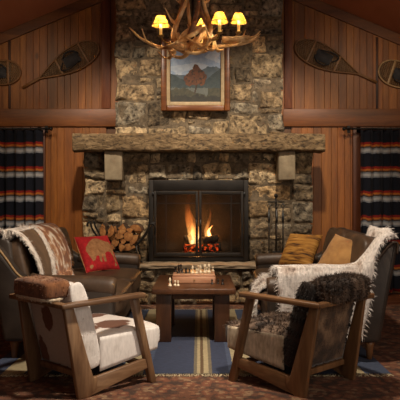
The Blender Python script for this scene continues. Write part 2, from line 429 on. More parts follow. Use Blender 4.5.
M['binding'] = m_noise('dark_binding', [(.3, S((24, 22, 26))), (.7, S((52, 48, 52)))], 16, rough=.7)
def m_rug():
    t = NT('striped_wool_rug'); x = t.sep(t.coord())[0]
    n = t.noise(t.coord(scale=(1, 6, 1)), 12, 3)
    xx = t.math('ADD', x, t.math('MULTIPLY', t.math('SUBTRACT', n, .5), .02))
    f = t.math('DIVIDE', t.math('ADD', xx, 1.65), 3.3)   # -1.65..1.65 -> 0..1
    B = S((64, 74, 96)); B2 = S((48, 56, 78)); C = S((156, 142, 110)); Tn = S((106, 96, 78)); Br = S((92, 72, 50))
    def q(v): return (v + 1.65) / 3.3
    st = [(0, B), (q(-1.42), C), (q(-1.26), B), (q(-1.2), B2), (q(-.6), B), (q(-.52), C), (q(-.36), B), (q(-.3), B2), (q(.035), Tn), (q(.055), C), (q(.085), Br), (q(.11), C), (q(.145), Tn), (q(.17), B2), (q(.3), B), (q(.34), C), (q(.5), B), (q(.58), B2), (q(1.16), C), (q(1.34), B)]
    c = t.ramp(f, st, 'CONSTANT')
    wv = t.noise(t.coord(scale=(.4, 1, 1)), 70, 3)
    c = t.mix(c, t.ramp(wv, [(.3, (.75, .75, .75, 1)), (.7, (1.15, 1.15, 1.15, 1))]), 1.0, 'MULTIPLY')
    return t.pbr(c, .95, t.bump(wv, .4, .004))
M['rug'] = m_rug()
def m_carpet():
    t = NT('red_patterned_carpet'); v = t.coord()
    vo = t.voro(v, 13, 'F1', 'Distance'); vc = t.voro(t.coord(loc=(3, 1, 0)), 30, 'F1', 'Color')
    a = t.ramp(vo, [(.0, S((148, 114, 82))), (.2, S((122, 76, 54))), (.4, S((104, 64, 46))), (.55, S((70, 50, 40)))], 'CONSTANT')
    b = t.ramp(t.sep(vc)[0], [(0, S((108, 70, 50))), (.45, S((130, 88, 62))), (.65, S((80, 54, 42))), (.85, S((142, 114, 86)))], 'CONSTANT')
    n = t.noise(v, 7, 3)
    c = t.mix(a, b, t.ramp(n, [(.42, (0, 0, 0, 1)), (.58, (1, 1, 1, 1))]))
    wv = t.noise(v, 130, 2)
    c = t.mix(c, t.ramp(wv, [(.3, (.7, .7, .7, 1)), (.7, (1.15, 1.15, 1.15, 1))]), 1.0, 'MULTIPLY')
    return t.pbr(c, .95, t.bump(wv, .4, .004))
M['carpet'] = m_carpet()
M['fringe'] = m_noise('fringe', [(.3, S((170, 154, 122))), (.7, S((206, 190, 156)))], 20, rough=.95)
M['floorwood'] = m_wood('floor_wood', S((70, 36, 20)), S((110, 62, 36)), S((136, 84, 50)), 'x', 6, .4)
M['ornament'] = m_noise('tan_ornament', [(.3, S((168, 122, 76))), (.7, S((206, 164, 112)))], 14, rough=.7)
for k, c in dict(p_sky=((136, 156, 182), (164, 180, 198)), p_cloud=((166, 178, 192), (188, 198, 206)), p_hill=((70, 84, 94), (88, 100, 106)), p_hill2=((46, 58, 60), (64, 74, 72)), p_meadow=((52, 52, 38), (76, 72, 52)), p_water=((84, 88, 82), (104, 106, 98)), p_dark=((32, 32, 26), (50, 46, 34)), p_rust=((82, 46, 24), (112, 66, 36)), p_trunk=((50, 34, 22), (70, 48, 30))).items():
    M[k] = m_noise(k, [(.35, S(c[0])), (.65, S(c[1]))], 16, rough=.6, bump=.1, bscale=60)
# ================================================================== SETTING
WALL = 8.45
b = MB(); b.box((-4.1, -2, -.12), (4.1, 9.0, -.012)); struct('floor', b, 'floorwood')
def ceil_z(x): return 4.82 - .42 * abs(x)
b = MB()
for s in (-1, 1):
    b.prism([(0, 4.82), (s * 4.1, ceil_z(4.1)), (s * 4.1, ceil_z(4.1) + .12), (0, 4.94)], 'y', -2, 9.0)
struct('ceiling', b, 'ceiling')
# back wall: boards, each its own tint, in one wall mesh
b = MB(); rng = random.Random(3)
b.tint = (.3, .3, .3, 1); b.prism([(-4.1, -.1), (4.1, -.1), (4.1, ceil_z(4.1)), (0, 4.82), (-4.1, ceil_z(4.1))], 'y', WALL + .025, WALL + .12)
def boards(x0, x1, z0, z1f, widths):
    x = x0
    while x < x1 - .02:
        w = min(rng.choice(widths), x1 - x)
        g = rng.uniform(.72, 1.08); b.tint = (g, g * rng.uniform(.93, 1.02), g * rng.uniform(.88, 1.02), 1)
        z1 = min(z1f(x + .004), z1f(x + w - .004))
        b.box((x + .0012, WALL, z0), (x + w - .0012, WALL + .024, z1), .0025, 1)
        x += w
WW = [.085, .1, .115, .14]
for s in (-1, 1):
    xs = (-4.1, -1.0) if s < 0 else (1.0, 4.1)
    boards(*xs, 2.5, lambda x: ceil_z(x) - .005, WW)
    for (a, c) in (((-4.1, -3.35), (-2.2, -1.3)) if s < 0 else ((1.3, 2.2), (3.35, 4.1))): boards(a, c, 0, lambda x: 2.5, WW)
    b.tint = (.8, .8, .8, 1)
    a, c = (-3.36, -2.19) if s < 0 else (2.19, 3.36)
    b.box((a, WALL, 0), (c, WALL + .024, .6))
struct('wall_back', b, 'pine')
tn = [0]
def trim(lo, hi, mat='pine_trim', tint=1, bev=.006):
    tn[0] += 1; q = MB(); q.tint = (tint, tint, tint, 1); q.box(lo, hi, bev, 2); return struct('trim_%d' % tn[0], q, mat)
trim((-4.08, WALL - .03, 2.34), (-1.16, WALL, 2.59)); trim((1.18, WALL - .03, 2.34), (4.08, WALL, 2.59))
M['pine_post'] = m_wood('pine_post', S((78, 38, 20)), S((118, 62, 32)), S((145, 84, 46)), 'z', 7, .5, tint=True)
trim((-1.37, WALL - .03, 2.592), (-1.24, WALL, 4.2), 'pine_post', .9); trim((1.2, WALL - .03, 2.592), (1.31, WALL, 4.2), 'pine_post', .9)
trim((-2.685, WALL - .012, 2.595), (-2.65, WALL, 3.6), 'pine_post', .25); trim((2.49, WALL - .012, 2.595), (2.525, WALL, 3.6), 'pine_post', .3)  # thin raised strips, tinted dark to paint the shade of open slots
for s in (-1, 1):   # rake boards under the slope
    tn[0] += 1; q = MB(); q.tint = (.8, .8, .8, 1)
    q.prism([(s * 1.15, ceil_z(1.15) - .005), (s * 4.05, ceil_z(4.05) - .005), (s * 4.05, ceil_z(4.05) - .15), (s * 1.15, ceil_z(1.15) - .15)], 'y', WALL - .035, WALL - .002)
    struct('trim_%d' % tn[0], q, 'pine_trim')
for s, nm in ((-1, 'left'), (1, 'right')):
    q = MB(); q.box((s * 4.0, -2, -.1), (s * 4.1, WALL + .1, ceil_z(4.0))) if s > 0 else q.box((-4.1, -2, -.1), (-4.0, WALL + .1, ceil_z(4.0)))
    q.tint = None; struct('wall_' + nm, q, 'pine')
# windows behind the curtains
for i, s in enumerate((-1, 1)):
    a, c = (-3.35, -2.2) if s < 0 else (2.2, 3.35)
    wn = MB(); wn.tint = (.55, .55, .55, 1)
    for lo, hi in (((a, 2.24), (c, 2.335)), ((a, .6), (c, .7)), ((a - .04, .6), (a + .07, 2.335)), ((c - .07, .6), (c + .04, 2.335)), (((a + c) / 2 - .025, .7), ((a + c) / 2 + .025, 2.24))):
        wn.box((lo[0], WALL - .04, lo[1]), (hi[0], WALL + .06, hi[1]), .006)
    wo = wn.build('window_%d' % (i + 1), 'pine_post'); wo['kind'] = 'structure'
    g = MB(); g.box((a + .05, WALL + .03, .65), (c - .05, WALL + .04, 2.28)); g.build('pane', 'windowglass', wo)

# ================================================================== STONEWORK
PAL = [(.34, .265, .18), (.26, .205, .14), (.40, .32, .22), (.22, .19, .155), (.30, .275, .235), (.18, .145, .105), (.37, .27, .165), (.46, .38, .275), (.28, .23, .17), (.24, .22, .19)]
def masonry(b, x0, x1, z0, z1, y, rng, cw=.098, chh=.072, bulge=.03, sizes=None):
    """irregular squared rubble: stones of many sizes packed on a fine lattice, joints wandering"""
    nx = max(1, round((x1 - x0) / cw)); nz = max(1, round((z1 - z0) / chh)); cw = (x1 - x0) / nx; chh = (z1 - z0) / nz
    sizes = sizes or [(2, 2), (3, 2), (4, 2), (5, 2), (3, 3), (4, 3), (5, 3), (2, 3), (3, 1), (4, 1), (5, 4), (4, 4), (3, 4), (2, 1), (6, 3)]
    used = [[False] * nz for _ in range(nx)]
    sd = rng.uniform(0, 90)
    for j in range(nz):
        for i in range(nx):
            if used[i][j]: continue
            opts = sizes[:]; rng.shuffle(opts)
            for w, h in opts + [(1, 2), (1, 1)]:
                if i + w == nx - 1: w += 1
                if j + h == nz - 1: h += 1
                if i + w <= nx and j + h <= nz and not any(used[a][c] for a in range(i, i + w) for c in range(j, j + h)):
                    if w > 1 or h < 3: break
            w = min(w, nx - i); h = min(h, nz - j)
            while any(used[a][c] for a in range(i, i + w) for c in range(j, j + h)) and w > 1: w -= 1
            for a in range(i, i + w):
                for c in range(j, j + h): used[a][c] = True
            stone(b, x0 + i * cw, z0 + j * chh, w * cw, h * chh, y, rng, bulge, sd)
def stone(b, x, z, w, h, y, rng, bulge, wsd):
    g = .006; x += g; z += g; w -= 2 * g; h -= 2 * g
    c = rng.choice(PAL); k = rng.uniform(.5, 1.25); b.tint = (c[0] * k, c[1] * k * .965, c[2] * k * .88, 1)
    nu = max(5, int(w / .022)); nv = max(5, int(h / .022))
    sd = Vector((rng.uniform(0, 50), rng.uniform(0, 50), rng.uniform(0, 50)))
    dep = bulge * rng.uniform(.45, 1.4); tx = rng.uniform(-.03, .03); tz = rng.uniform(-.02, .03); rad = rng.uniform(.009, .02)
    def fn(u, v):
        ex = min(1, min(u * w, (1 - u) * w) / rad); ez = min(1, min(v * h, (1 - v) * h) / rad)
        e = math.sqrt(max(0, 1 - (1 - ex) ** 2)) * math.sqrt(max(0, 1 - (1 - ez) ** 2))
        p = Vector((x + u * w, 0, z + v * h))
        q = Vector((p.x, wsd, p.z))
        wx = noise.noise(q * 4.2) * .035 + noise.noise(q * 13) * .010; wz = noise.noise(q * 3.6 + Vector((7, 3, 1))) * .035 + noise.noise(q * 12 + Vector((2, 9, 1))) * .010
        nn = noise.noise(p * 6 + sd) * .026 + noise.noise(p * 15 + sd) * .018 + noise.noise(p * 34 + sd) * .007
        inw = .008 * (1 - min(ex, ez)) * noise.noise(p * 20 + sd)
        return Vector((p.x + wx + inw, y + .012 - e * (dep + tx * (u - .5) + tz * (v - .5) + nn), p.z + wz + inw))
    b.grid(fn, nu, nv)

CH, CU = 7.98, 8.03     # mortar planes, lower and upper
fp = thing('stone_fireplace', 'tall rough rubble stone fireplace and chimney breast against the pine wall', 'fireplace', (0, 0, 0))
b = MB()
b.box((-1.48, CH, 0), (-.68, WALL, 2.1)); b.box((.68, CH, 0), (1.48, WALL, 2.1)); b.box((-.68, CH, 1.6), (.68, WALL, 2.1))
b.box((-1.08, CU, 2.1), (1.1, WALL, 4.36))
b.build('mortar_core', 'mortar', fp)
b = MB(); r = random.Random(21)
masonry(b, -1.53, -.655, .5, 1.95, CH, r); masonry(b, .655, 1.52, .5, 1.95, CH, r)
masonry(b, -.655, .655, 1.575, 1.95, CH, r, .075, .07, .03, [(2, 3), (3, 3), (2, 4), (3, 4), (4, 3), (2, 2), (5, 3)])
b.build('lower_stonework', 'stone', fp, recalc=False)
b = MB(); r = random.Random(5)
masonry(b, -1.12, 1.13, 2.14, 4.33, CU, r, .105, .08, .032)
b.build('upper_stonework', 'stone', fp, recalc=False)
# firebox
b = MB()
b.box((-.68, CH + .46, .45), (.68, CH + .47, 1.6)); b.box((-.68, CH + .02, .45), (-.665, CH + .46, 1.6)); b.box((.665, CH + .02, .45), (.68, CH + .46, 1.6))
b.box((-.68, CH + .02, 1.585), (.68, CH + .46, 1.6)); b.box((-.68, CH + .02, .44), (.68, CH + .46, .5))
b.build('firebox', 'firebrick', fp)
# hearth bench
hb = thing('raised_hearth', 'long raised stone hearth bench with a pale slab top under the fire', 'hearth', (0, 7.7, 0))
b = MB(); b.box((-1.48, -.15, 0), (1.48, .23, .44)); b.build('mortar_core', 'mortar', hb)
b = MB(); r = random.Random(9); masonry(b, -1.5, 1.5, 0, .44, -.15, r); b.build('stonework', 'stone', hb, recalc=False)
b = MB()
def hs(u, v):
    return Vector((-1.54 + 3.08 * u, -.2 + .015 * n3((u * 20, v * 3, 1)), .455 + .04 * v + .006 * n3((u * 30, v * 9, 4))))
tmpv = b.grid(hs, 80, 6)
def ht(u, v): return Vector((-1.54 + 3.08 * u, -.2 + .015 * n3((u * 20, 3, 1)) * (1 - v) + v * .45, .495 + .008 * n3((u * 30, 9, 4)) + .003 * n3((u * 25, v * 6, 7))))
b.grid(ht, 80, 10)
b.box((-1.54, -.18, .45), (1.54, .25, .485))
b.build('slab', 'slab', hb)
# mantel
mt = thing('mantel_shelf', 'thick rough hewn timber mantel on two cut stone corbels', 'mantel', (0, 7.85, 0))
b = MB()
def beam(u, v):
    a = v * math.tau; k = 8
    cx, sx = math.cos(a), math.sin(a)
    y = .16 * math.copysign(abs(cx) ** (2 / k), cx); z = .115 * math.copysign(abs(sx) ** (2 / k), sx)
    p = Vector((-1.625 + 3.245 * u, y, 2.055 + z))
    n = noise.noise(p * 5) * .016 + noise.noise(Vector((p.x * 14, p.y * 30, p.z * 30))) * .009
    return p + Vector((0, cx * n, sx * n))
g = b.grid(beam, 130, 32)
for ring in (g[0], g[-1]):
    f = b.bm.faces.new([v for v in ring[:-1]]); b._paint([f], 0, False)
b.build('timber', 'beam', mt)
for x in (-1.11, 1.135):
    b = MB(); b.box((x - .115, -.09, 1.565), (x + .115, .16, 1.945), .02, 3)
    for v in b.bm.verts: v.co += Vector((noise.noise(v.co * 9), noise.noise(v.co * 7 + Vector((3, 1, 2))), noise.noise(v.co * 8 + Vector((9, 1, 2))))) * .012
    b.build('corbel', 'corbel', mt)
# glass fire doors
fd = thing('fire_doors', 'dark metal fireplace surround with a pair of glass doors', 'fire screen', (0, CH - .03, 0))
FX0, FX1, FZ0, FZ1 = -.665, .655, .5, 1.575
b = MB(); yb, yf = .1, -.03
b.box((FX0, yf, FZ0), (FX0 + .065, yb, FZ1), .006); b.box((FX1 - .065, yf, FZ0), (FX1, yb, FZ1), .006)
b.box((FX0 + .065, yf, FZ1 - .14), (FX1 - .065, yb, FZ1), .006); b.box((FX0 + .065, yf, FZ0), (FX1 - .065, yb, FZ0 + .06), .006)
b.build('surround', 'door_metal', fd)
for s, (a, c) in ((-1, (FX0 + .07, -.012)), (1, (.0, FX1 - .07))):
    b = MB(); z0, z1 = FZ0 + .065, FZ1 - .145
    b.box((a, -.05, z0), (a + .034, -.02, z1), .005); b.box((c - .034, -.05, z0), (c, -.02, z1), .005)
    b.box((a + .034, -.05, z1 - .05), (c - .034, -.02, z1), .005); b.box((a + .034, -.05, z0), (c - .034, -.02, z0 + .05), .005)
    d = b.build('door', 'door_metal', fd)
    q = MB(); vx = a + .16 if s < 0 else c - .16
    q.box((vx - .006, -.043, z0 + .05), (vx + .006, -.033, z1 - .05)); q.box((a + .034, -.044, z1 - .17), (c - .034, -.034, z1 - .158))
    q.build('grille_bar', 'door_metal', d)
    q = MB(); q.box((a + .034, -.032, z0 + .05), (c - .034, -.028, z1 - .05)); q.build('glass', 'fireglass', d)
    q = MB(); hx = c - .022 if s < 0 else a + .022
    q.tube([(hx, -.05, z0 + .38), (hx, -.075, z0 + .39), (hx, -.075, z0 + .47), (hx, -.05, z0 + .48)], .008, 8); q.build('handle', 'steel', d)
    q = MB(); hx = a - .012 if s < 0 else c + .012
    q.lathe([(.012, 0), (.014, .03), (.009, .045)], (hx, -.045, z1 - .06), 10); q.build('hinge_knob', 'steel', d)
# grate, logs and fire
gr = thing('fire_grate', 'black iron grate holding burning logs behind the glass doors', 'grate', (.02, CH + .22, .5))
b = MB()
for y in (-.1, .1): b.tube([(-.26, y, .08), (.26, y, .08)], .012, 8)
for x in (-.24, .24):
    for y in (-.1, .1): b.tube([(x, y, .001), (x, y, .08)], .012, 8)
b.build('frame', 'iron', gr)
for k in range(7):
    x = -.24 + k * .08; b = MB(); b.tube([(x, -.15, .12), (x, -.13, .095), (x, .12, .095), (x, .14, .14)], .009, 8); b.build('bar', 'iron', gr)
def logmesh(p0, p1, r, seed, mat, name, label, cat, group):
    p0, p1 = Vector(p0), Vector(p1); b = MB(); n = 12; pts = [p0.lerp(p1, i / n) for i in range(n + 1)]
    b.tube(pts, [r * (1 + .12 * n3((i * .5, seed, 0))) for i in range(n + 1)], 14)
    for v in b.bm.verts: v.co += Vector((n3(v.co * 18 + Vector((seed, 0, 0))), n3(v.co * 18 + Vector((0, seed, 0))), n3(v.co * 18 + Vector((0, 0, seed))))) * .012
    return tag(b.build(name, mat), label, cat, group)
by = CH + .22
logmesh((-.22, by + .06, .665), (.3, by + .08, .665), .06, 1, 'charred', 'burning_log', 'charred log lying at the back of the fire grate', 'log', 'burning logs')
logmesh((-.2, by - .08, .66), (.26, by - .06, .66), .052, 5, 'ember', 'burning_log', 'glowing log with red embers along the front of the fire grate', 'log', 'burning logs')
logmesh((.02, by - .1, .755), (.24, by + .1, .775), .052, 8, 'charred', 'burning_log', 'black log resting across the top of the fire at its right side', 'log', 'burning logs')
logmesh((-.2, by - .0, .775), (-.1, by + .02, .8), .05, 11, 'charred', 'burning_log', 'short black log end sticking up at left of the flames', 'log', 'burning logs')
b = MB(); r = random.Random(4)
for k in range(60):
    p = Vector((r.uniform(-.26, .3), by + r.uniform(-.14, .14), .512 + r.uniform(0, .02))); t = bmesh.new(); bmesh.ops.create_icosphere(t, subdivisions=1, radius=r.uniform(.012, .026), matrix=Matrix.Translation(p)); b.merge(t)
o = tag(b.build('embers', 'ember'), 'bed of red embers and ash beneath the fire grate', 'embers'); o['kind'] = 'stuff'
fi = thing('fire', 'bright orange flames rising from the logs behind glass', 'fire', (0, by, .7))
def flame(x, y, h, w, seed, lean=0):
    b = MB()
    def fn(u, v):
        a = u * math.tau; z = v * h
        prof = (math.sin(min(1, v * 1.9 + .12) * math.pi / 2) ** .8) * (1 - v) ** .75
        rr = w * prof * (1 + .35 * n3((math.cos(a) * 1.2 + seed, math.sin(a) * 1.2, v * 3.2)))
        ox = lean * v + .035 * math.sin(v * 7 + seed) * v
        return Vector((ox + math.cos(a) * rr, math.sin(a) * rr * .6, z))
    b.grid(fn, 20, 26, close_u=True)
    b.build('flame', 'flame', fi, (x, y, 0))
flame(-.1, 0, .82, .075, 1, -.06); flame(-.06, .03, .56, .07, 5, -.05); flame(.1, .02, .54, .045, 9, .04); flame(-.1, -.06, .26, .06, 14, -.0); flame(.14, .05, .26, .04, 19, .02); flame(-.02, .03, .3, .05, 23, .02)
# log basket
lb = thing('log_holder', 'boat-shaped black iron log holder with curled ends on the hearth', 'log holder', (-.99, 7.7, .497))
def rimz(x): return .155 + .33 * (abs(x) / .37) ** 2.1
for y in (-.15, .12):
    b = MB(); pts = [Vector((x, y, rimz(x))) for x in [(-.36 + .72 * i / 30) for i in range(31)]]
    l = [Vector((-.37, y, rimz(.37) + .03)), Vector((-.39, y, rimz(.37) + .05)), Vector((-.415, y, rimz(.37) + .03)), Vector((-.41, y, rimz(.37) - .005))]
    rr = [Vector((.385, y, rimz(.37) + .03)), Vector((.42, y, rimz(.37) + .025)), Vector((.445, y, rimz(.37) - .03)), Vector((.44, y, rimz(.37) - .11)), Vector((.41, y, rimz(.37) - .15))]
    if y > 0: l = l[:2]; rr = rr[:2]
    b.tube(bez(l[::-1] + pts[::3] + rr, 70), .0125, 8); b.build('rim', 'iron', lb)
b = MB()
for x in (-.26, -.13, 0, .13, .26):
    b = MB(); b.tube([(x, -.15, rimz(x) - .004), (x, .12, rimz(x) - .004)], .008, 8); b.build('cross_bar', 'iron', lb)
for x in (-.2, .2):
    for y in (-.15, .12):
        b = MB(); b.tube([(x, y, rimz(x)), (x * 1.15, y, .012)], .011, 8); b.tube([(x * 1.15 - .02, y, .01), (x * 1.15 + .02, y, .01)], .011, 8); b.build('leg', 'iron', lb)
def log_prof(seed):
    r = random.Random(seed); kind = r.choice(['tri', 'tri', 'quad', 'quad', 'round'])
    if kind == 'round': return [(math.cos(a) * (1 + .08 * r.uniform(-1, 1)), math.sin(a) * (1 + .08 * r.uniform(-1, 1))) for a in [k / 12 * math.tau for k in range(12)]]
    a0 = r.uniform(0, 6.28); wd = 1.35 if kind == 'tri' else 2.6
    pts = [(0, 0)] + [(math.cos(a0 - wd / 2 + wd * k / 7) * 1.5, math.sin(a0 - wd / 2 + wd * k / 7) * 1.5) for k in range(8)]
    cx = sum(p[0] for p in pts) / len(pts); cy = sum(p[1] for p in pts) / len(pts)
    return [(p[0] - cx, p[1] - cy) for p in pts]
spots = []; lr = random.Random(12)
rows = [(.045, 3, .1), (.108, 4, .105), (.172, 5, .105), (.23, 5, .1), (.275, 3, .11)]
pos = ['lowest row', 'second row up', 'middle row', 'fourth row up', 'top row']
place = {3: ['left', 'centre', 'right'], 4: ['far left', 'left of centre', 'right of centre', 'far right'], 5: ['far left', 'left of centre', 'centre', 'right of centre', 'far right']}
for ri, (dz, n, st) in enumerate(rows):
    for k in range(n):
        x = (k - (n - 1) / 2) * st + (.02 if ri == 4 else 0) + lr.uniform(-.008, .008); z = .155 + .02 + dz + lr.uniform(-.006, .006) + .10 * (abs(x) / .25) ** 2 * (1 if ri < 4 else .2)
        sz = lr.uniform(.056, .066); pr = [(p[0] * sz, p[1] * sz) for p in log_prof(lr.randint(0, 999))]
        b = MB(); g = lr.uniform(.72, 1.12); b.tint = (g, g * .97, g * .92, 1)
        L = lr.uniform(.3, .36); b.prism(pr, 'y', -L / 2, L / 2, .004, 1)
        b.bm.normal_update()
        for f in b.bm.faces:
            f.smooth = False; f.material_index = 0 if abs(f.normal.y) > .8 else 1
        o = b.build('firewood_log', ['log_end', 'bark'], None, (-.99 + x, 7.69 + lr.uniform(-.015, .015), .497 + z))
        tag(o, 'split firewood log in the iron holder, %s, %s of that row' % (pos[ri], place[n][k]), 'log', 'firewood in the log holder')
# fire tools
ft = thing('fire_tool_stand', 'slim black iron fire tool stand on the right of the hearth', 'fire tools stand', (.985, 7.68, .497))
b = MB(); b.lathe([(.1, 0), (.1, .015), (.03, .03), (.015, .04)], seg=20); b.build('base', 'iron', ft)
b = MB(); b.tube([(0, 0, .03), (0, 0, .86)], .010, 8); b.lathe([(.02, 0), (.026, .02), (.01, .045)], (0, 0, .85), 12); b.build('pole', 'iron', ft)
b = MB(); b.tube([(-.11, 0, .79), (.11, 0, .79)], .009, 8); b.tube([(0, -.08, .79), (0, .05, .79)], .009, 8); b.build('hook_bar', 'iron', ft)
def tool(x, y, label, cat, head):
    t = thing(cat.replace(' ', '_'), label, cat, (.985 + x, 7.68 + y, .497), 0, 'fire tools on the stand')
    b = MB(); b.tube([(0, 0, .16), (0, 0, .70)], .009, 8); b.tube([(0, 0, .52), (0, 0, .58), (0, 0, .66)], [.012, .017, .012], 8); b.build('shaft', 'steel', t)
    b = MB(); b.tube([(0, 0, .70), (-.022, 0, .74), (0, 0, .775), (.022, 0, .74), (0, 0, .70)], .006, 6); b.build('handle_loop', 'steel', t)
    b = MB(); head(b); b.build('head', 'iron', t)
tool(-.09, 0, 'black poker with a loop handle, nearest the glass doors on the stand', 'fire poker', lambda b: (b.tube([(0, 0, .17), (0, 0, .05)], [.009, .004], 8), b.tube([(0, 0, .1), (.03, 0, .08), (.03, 0, .12)], .006, 6)))
tool(.09, 0, 'fire tongs hanging on the side of the stand away from the fire', 'fire tongs', lambda b: (b.tube(bez([(0, 0, .18), (-.02, 0, .12), (0, 0, .05)], 8), .006, 6), b.tube(bez([(0, 0, .18), (.02, 0, .12), (0, 0, .05)], 8), .006, 6)))
tool(0, -.065, 'flat ash shovel hanging at the front of the fire tool stand', 'fire shovel', lambda b: (b.box((-.05, -.006, .04), (.05, .006, .17), .004)))
# small domed ornament
orn = thing('domed_ornament', 'small tan domed ornament on stubby legs by the fire tools', 'ornament', (1.03, 7.56, .497))
b = MB(); b.lathe([(.004, .125), (.045, .118), (.062, .095), (.066, .07), (.06, .05), (.02, .045)], seg=20); b.build('dome', 'ornament', orn)
for x in (-.035, .03):
    b = MB(); b.lathe([(.018, 0), (.014, .03), (.014, .055)], (x, 0, 0), 10); b.build('leg', 'ornament', orn)
# picture
pc = thing('landscape_painting', 'wood framed painted landscape with pale liner hung on the chimney', 'painting', (-.046, CU - .1, 0))
px0, px1, pz0, pz1 = -.455, .455, 2.485, 3.44
b = MB()
for (lo, hi) in (((px0, pz0), (px0 + .075, pz1)), ((px1 - .075, pz0), (px1, pz1)), ((px0 + .075, pz0), (px1 - .075, pz0 + .075)), ((px0 + .075, pz1 - .075), (px1 - .075, pz1))):
    b.box((lo[0], -.03, lo[1]), (hi[0], .035, hi[1]), .014, 3)
b.box((px0 + .02, .02, pz0 + .02), (px1 - .02, .034, pz1 - .02)); b.build('frame', 'frame', pc)
b = MB(); i0 = .072
for (lo, hi) in (((px0 + i0, pz0 + i0), (px0 + i0 + .05, pz1 - i0)), ((px1 - i0 - .05, pz0 + i0), (px1 - i0, pz1 - i0)), ((px0 + i0 + .05, pz0 + i0), (px1 - i0 - .05, pz0 + i0 + .05)), ((px0 + i0 + .05, pz1 - i0 - .05), (px1 - i0 - .05, pz1 - i0))):
    b.box((lo[0], -.018, lo[1]), (hi[0], .01, hi[1]), .006)
b.build('liner', 'liner', pc)
cx0, cx1, cz0, cz1 = px0 + .12, px1 - .12, pz0 + .12, pz1 - .12
CW, CHh = cx1 - cx0, cz1 - cz0
b = MB(); order = ['p_sky', 'p_cloud', 'p_hill', 'p_hill2', 'p_meadow', 'p_water', 'p_dark', 'p_rust', 'p_trunk']
CROWN = [(.5, .42, .11), (.38, .38, .09), (.62, .4, .09), (.44, .52, .09), (.56, .54, .09), (.51, .63, .07), (.31, .43, .055), (.68, .47, .055), (.36, .47, .06), (.64, .52, .05)]
def paint(u, v):
    w = .02 * n3((u * 9, v * 9, 3)) + .01 * n3((u * 25, v * 25, 5))
    # russet autumn tree with a clumpy crown
    for (cu, cv, cr) in CROWN:
        if ((u - cu) / .9) ** 2 + (v - cv) ** 2 < (cr + w * .8) ** 2: return 7 if n3((u * 22, v * 22, 8)) > -.25 else 8
    if abs(u - .5 + .02 * math.sin(v * 14)) < .016 and .16 < v < .42: return 8
    if v < .12 + 3 * w: return 6
    if v < .2 + .06 * math.sin(u * 7) + w * 2: return 4
    if v < .26 + w: return 5 if u < .75 else 4
    if v < .33 + .05 * math.sin(u * 9 + 1) + w: return 3
    if v < .42 + .24 * max(0, (u - .72) * 3.2) + .16 * max(0, (.24 - u) * 3) + w: return 3
    if v < .5 + .14 * max(0, math.sin(u * 5.5 + 3.6)) + .25 * max(0, u - .7) + w: return 2
    if n3((u * 3, v * 7, 9)) > .12: return 1
    return 0
b.grid(lambda u, v: Vector((cx0 + u * CW, .004, cz0 + v * CHh)), 90, 100, mifn=paint)
b.build('canvas', order, pc, recalc=False)
